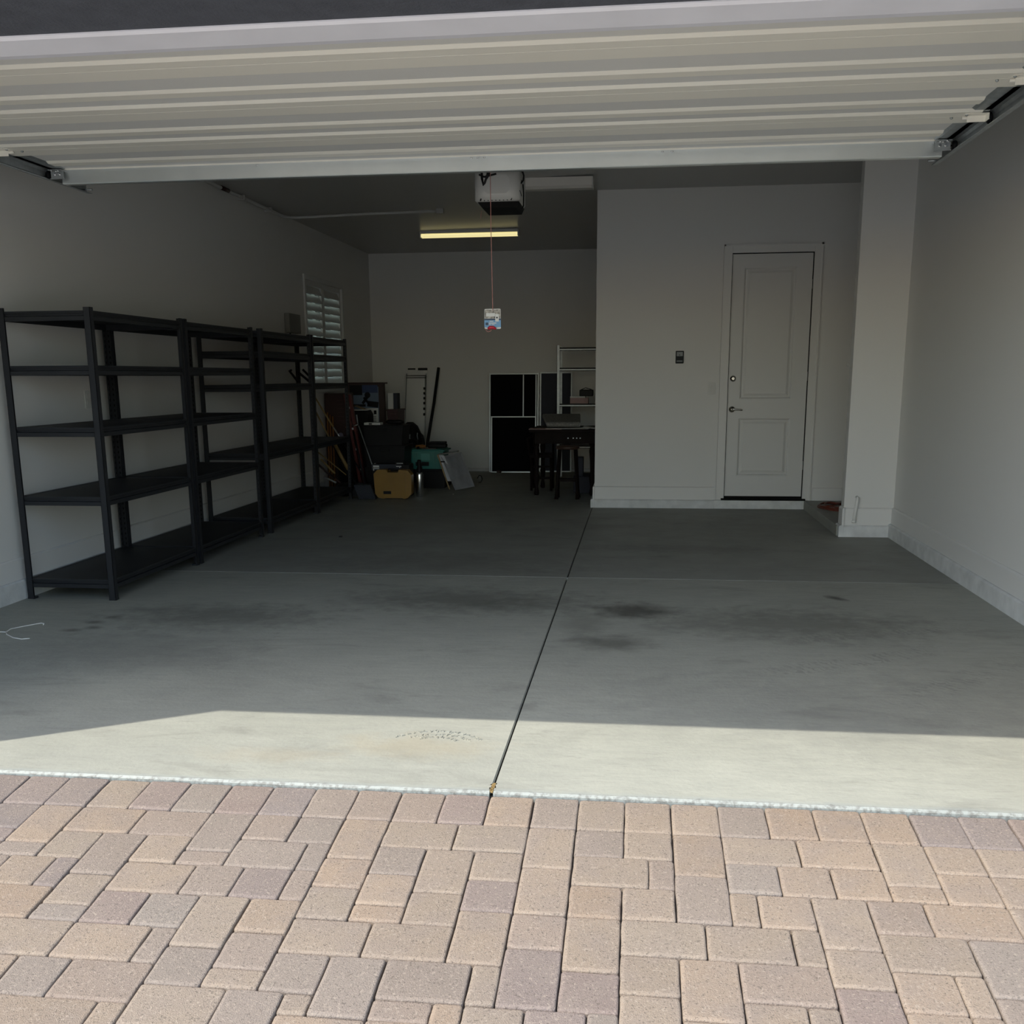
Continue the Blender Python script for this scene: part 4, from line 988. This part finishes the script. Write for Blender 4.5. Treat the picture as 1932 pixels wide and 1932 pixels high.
# push broom head by yellow case
t = thing('push_broom', 'dark wide broom head with blue grey bristles left of the yellow case', 'broom', (-3.05, 7.95, 0))
b = MB()
b.prism([(-3.30, .02), (-3.02, .02), (-3.04, .16), (-3.20, .18)], 8.22, 8.30, 'y'); b.build('head', M['black'], t)
b = MB()
for k in range(14):
    b.obox((-3.02-.028*k*.5+.02, 8.15, .085), (.010, .05, .17), Matrix.Rotation(-.35, 4, 'Y'))
b.build('bristles', M['bluegrey'], t)
b = MB(); b.tube([(-3.12, 8.26, .17), (-3.30, 8.50, .75)], .012, 8); b.build('handle', M['black'], t)
# dark bag under the tools
b = MB(); b.lathe((-3.42, 8.55, 0), [(.13, 0), (.155, .03), (.15, .09), (.09, .14), (.04, .15)], 16)
tag(b.build('trash_bag', M['black']), 'black bag on the floor under the leaning tools', 'bag')

# ================================================================ REAR RIGHT
def window_screen(name, lab, x0, x1, z1, ytop, bars=(), mesh=True, fr=M['alu'], fm=None, foot=.12):
    t = thing(name, lab, 'window screen', ((x0+x1)/2, ytop-foot, 0))
    Rm = Matrix.Translation((0, ytop-foot, .0)) @ Matrix.Rotation(-math.atan2(foot, z1), 4, 'X')
    w = .018
    b = MB()
    for (xa, xb, za, zb_) in ((x0, x0+w, 0, z1), (x1-w, x1, 0, z1), (x0+w, x1-w, z1-w, z1), (x0+w, x1-w, 0, w)):
        b.box(xa, xb, -.008, .008, za+.002, zb_, rot=Rm)
    b.build('frame', fr, t)
    for (xa, xb, za, zb_) in bars:
        b = MB(); b.box(xa, xb, -.010, .0075, za, zb_, rot=Rm); b.build('bar', fr, t)
    b = MB(); b.box(x0+w, x1-w, -.001, .001, w, z1-w, rot=Rm); b.build('mesh', fm or M['screenblack'], t)
    return t
window_screen('window_screen', 'tall black mesh window screen with an upright bar, leaning on the back wall', -2.150, -1.43, 1.42, 11.70, bars=((-1.66, -1.645, .80, 1.40), (-1.475, -1.462, .80, 1.40)), foot=.13)
window_screen('window_screen', 'shorter black mesh window screen leaning in front of the tall one', -2.115, -1.455, .81, 11.58, foot=.08)
window_screen('window_screen', 'blue grey mesh screen behind the table, right of the black screens', -1.415, -.95, 1.43, 11.73, fr=M['galvd'], fm=M['bluegrey'], foot=.10)
b = MB(); b.lathe((-1.99, 11.45, .0), [(.028, 0), (.036, .012), (.036, .026), (.024, .035)], 12); tag(b.build('cap_lid', M['cardboard']), 'small brown round lid on the floor before the screens', 'lid')
# grey metal rack
t = thing('metal_rack', 'grey metal shelving rack behind the dark table', 'shelving unit', (-.8, 10.7, 0))
for x in (-1.075, -.49):
    for (y, sy) in ((10.50, 1), (10.98, -1)):
        b = MB(); b.box(*( (x, x+.035) if x < -1 else (x-.0, x+.035)), *sorted((y, y+sy*.003)), 0, 1.765); b.box(*((x, x+.003) if x < -1 else (x+.032, x+.035)), *sorted((y, y+sy*.035)), 0, 1.765); b.build('post', M['galvd'], t)
for z in (1.725, 1.465, 1.0, .45):
    b = MB(); b.box(-1.07, -.46, 10.505, 10.975, z-.006, z); s = b.build('shelf', M['black'], t)
    b = MB(); b.box(-1.04, -.49, 10.503, 10.513, z-.03, z+.012); b.mi = 1; b.box(-1.04, -.49, 10.498, 10.503, z-.022, z-.006); b.build('beam', [M['black'], M['galvd']], s)
t = thing('book_stack', 'stacked pink and white books on the grey rack', 'books', (-.76, 10.6, 1.0))
b = MB(); b.box(-.90, -.66, 10.52, 10.75, 1.001, 1.085); b.build('lower_book', M['pink'], t)
b = MB(); b.box(-.90, -.70, 10.53, 10.75, 1.086, 1.105); b.build('upper_book', M['white'], t)
b = MB(); b.box(-.78, -.60, 10.56, 10.75, 1.106, 1.19, bev=.01); b.tube([(-.76, 10.58, 1.19), (-.70, 10.58, 1.215), (-.62, 10.58, 1.195)], .006, 6)
tag(b.build('handbag', M['black']), 'small black bag on top of the stacked books', 'bag')
# table with turned legs
t = thing('dining_table', 'dark wooden table with turned legs half hidden by the wall', 'table', (-.8, 9.2, 0))
b = MB(); b.box(-1.25, -.47, 8.62, 9.60, .735, .765, bev=.006); b.build('top', M['darkwood'], t)
b = MB(); b.box(-1.19, -.50, 8.68, 9.54, .60, .735); k_ = b.build('apron', M['darkwood'], t)
for x in (-.80, -.74, -.70, -.66):
    b = MB(); b.lathe((x, 8.68, .665), [(.008, 0), (.006, -.008)], 8, 'y'); b.build('knob', M['galvd'], k_)
for (x, y) in ((-1.17, 8.70), (-.52, 8.70), (-1.17, 9.50), (-.52, 9.50)):
    b = MB(); b.lathe((x, y, 0), [(.022, 0), (.03, .02), (.026, .06), (.018, .10), (.03, .17), (.034, .22), (.022, .27), (.026, .40), (.036, .52), (.026, .56), (.036, .60)], 16); b.build('leg', M['darkwood'], t)
t = thing('papers', 'loose light sheets hanging over the edge of the dark table', 'papers', (-.9, 8.8, .766))
b = MB(); b.obox((-1.07, 8.78, .7695), (.38, .32, .004), Matrix.Rotation(.05, 4, 'Z')); b.build('sheet', M['pink'], t)
b = MB(); b.obox((-.80, 8.80, .776), (.50, .36, .004), Matrix.Rotation(-.08, 4, 'Z')); b.build('sheet', M['white'], t)
b = MB(); b.obox((-.56, 8.78, .785), (.14, .30, .004), Matrix.Rotation(.12, 4, 'Y')); b.build('sheet', M['white'], t)
t = thing('seat_cushion', 'flat grey speckled cushion resting on the papers on the dark table', 'cushion', (-.9, 9.1, .80))
b = MB()
P0 = [(-1.055, 8.72), (-.66, 8.72), (-.70, 9.42), (-1.17, 9.42)]
for z, ins in ((.802, .01), (.815, 0), (.850, 0), (.862, .012)): pass
rings = []
for z, ins in ((.792, .015), (.805, 0), (.835, 0), (.848, .015)):
    cx_ = sum(p[0] for p in P0)/4; cy_ = sum(p[1] for p in P0)/4
    rings.append([b.bm.verts.new((p[0]+(cx_-p[0])*ins*3, p[1]+(cy_-p[1])*ins*3, z+(p[1]-8.72)*.10)) for p in P0])
for A, B in zip(rings, rings[1:]):
    for k in range(4): b.bm.faces.new((A[k], A[(k+1) % 4], B[(k+1) % 4], B[k]))
b.bm.faces.new(rings[0][::-1]); b.bm.faces.new(rings[-1])
b.build('pad', M['cushion'], t)
# dark stool in front and chair beside
t = thing('bar_stool', 'dark stool with a round brown seat in front of the table', 'stool', (-.78, 8.40, 0))
b = MB(); b.lathe((-.785, 8.40, .56), [(.12, 0), (.135, .012), (.13, .035), (.08, .045)], 22); b.build('seat', M['seat'], t)
for (sx, sy) in ((-1, -1), (1, -1), (-1, 1), (1, 1)):
    b = MB(); b.tube([(-.785+sx*.12, 8.40+sy*.10, 0), (-.785+sx*.115, 8.40+sy*.095, .10), (-.785+sx*.09, 8.40+sy*.08, .56)], [.024, .017, .019], 10); b.build('leg', M['darkwood'], t)
for yy in (8.305, 8.475):
    b = MB(); b.box(-.90, -.67, yy, yy+.02, .20, .225); b.build('stretcher', M['darkwood'], t)
t = thing('dining_chair', 'dark wooden chair tucked at the left side of the table', 'chair', (-1.18, 9.35, 0))
b = MB(); b.box(-1.30, -1.02, 9.15, 9.50, .40, .44, bev=.006)
b.build('seat', M['darkwood'], t)
b = MB()
b.tube([(-1.30, 9.20, .44), (-1.33, 9.20, .62), (-1.27, 9.20, .66)], .014, 8); b.build('arm', M['darkwood'], t)
for (x, y) in ((-1.28, 9.18), (-1.04, 9.18), (-1.28, 9.47), (-1.04, 9.47)):
    b = MB(); b.tube([(x, y, 0), (x, y, .40)], [.014, .019], 8); b.build('leg', M['darkwood'], t)
for zz in (.14, .28):
    b = MB(); b.box(-1.28, -1.04, 9.17, 9.19, zz, zz+.025); b.build('stretcher', M['darkwood'], t)
for x in (-1.28, -1.04):
    b = MB(); b.tube([(x, 9.49, .42), (x, 9.53, .73)], .014, 8); b.build('back_post', M['darkwood'], t)
b = MB(); b.box(-1.28, -1.04, 9.515, 9.535, .64, .72); b.build('backrest', M['darkwood'], t)
b = MB(); b.box(-.72, -.64, 8.95, 9.15, .20, .42, bev=.003); b.box(-.75, -.49, 8.9, 9.4, .0, .199, bev=.01); tag(b.build('box', M['bluegrey']), 'blue grey box in the shadow under the table', 'box')

# ================================================================ LIGHT
sun = bpy.data.lights.new('sun', 'SUN'); sun.energy = 4.85; sun.angle = math.radians(.53); sun.color = (1., .95, .85)
so = bpy.data.objects.new('sun', sun); C.objects.link(so)
d = Vector((1.638, 1.024, -2.44)).normalized()
so.rotation_euler = d.to_track_quat('-Z', 'Y').to_euler(); so.location = (-8, -6, 10)
W = bpy.data.worlds.new('world'); SC.world = W; W.use_nodes = True
nt = W.node_tree; bg = nt.nodes['Background']
sk = nt.nodes.new('ShaderNodeTexSky'); sk.sky_type = 'NISHITA'; sk.sun_disc = False
sk.sun_elevation = math.radians(51.6); sk.sun_rotation = math.radians(212)
tn = nt.nodes.new('ShaderNodeMix'); tn.data_type = 'RGBA'; tn.blend_type = 'MULTIPLY'; tn.inputs[0].default_value = 1; tn.inputs[7].default_value = (1.05, 1.0, .905, 1)
nt.links.new(sk.outputs[0], tn.inputs[6]); nt.links.new(tn.outputs[2], bg.inputs['Color']); bg.inputs['Strength'].default_value = .445

# ================================================================ CAMERA
cam = bpy.data.cameras.new('camera'); co = bpy.data.objects.new('camera', cam); C.objects.link(co); SC.camera = co
yaw, pitch, roll = .1233, -.2112, -.0068
cp, sp2 = math.cos(pitch), math.sin(pitch)
fwd = Vector((-math.sin(yaw)*cp, math.cos(yaw)*cp, sp2)); right = Vector((math.cos(yaw), math.sin(yaw), 0)); up = right.cross(fwd)
c_, s_ = math.cos(roll), math.sin(roll)
r2 = right*c_+up*s_; u2 = up*c_-right*s_
m = Matrix((r2, u2, -fwd)).transposed().to_4x4(); m.translation = Vector((0, -3.1592, 1.3667))
co.matrix_world = m
cam.sensor_width = 36; cam.lens = 1910.04/1932*36; cam.shift_y = (1120.15-966)/1932; cam.clip_start = .05
SC.view_settings.view_transform = 'Standard'; SC.view_settings.look = 'None'; SC.view_settings.gamma = 1
SC.view_settings.exposure = 0.0; SC.view_settings.use_curve_mapping = False
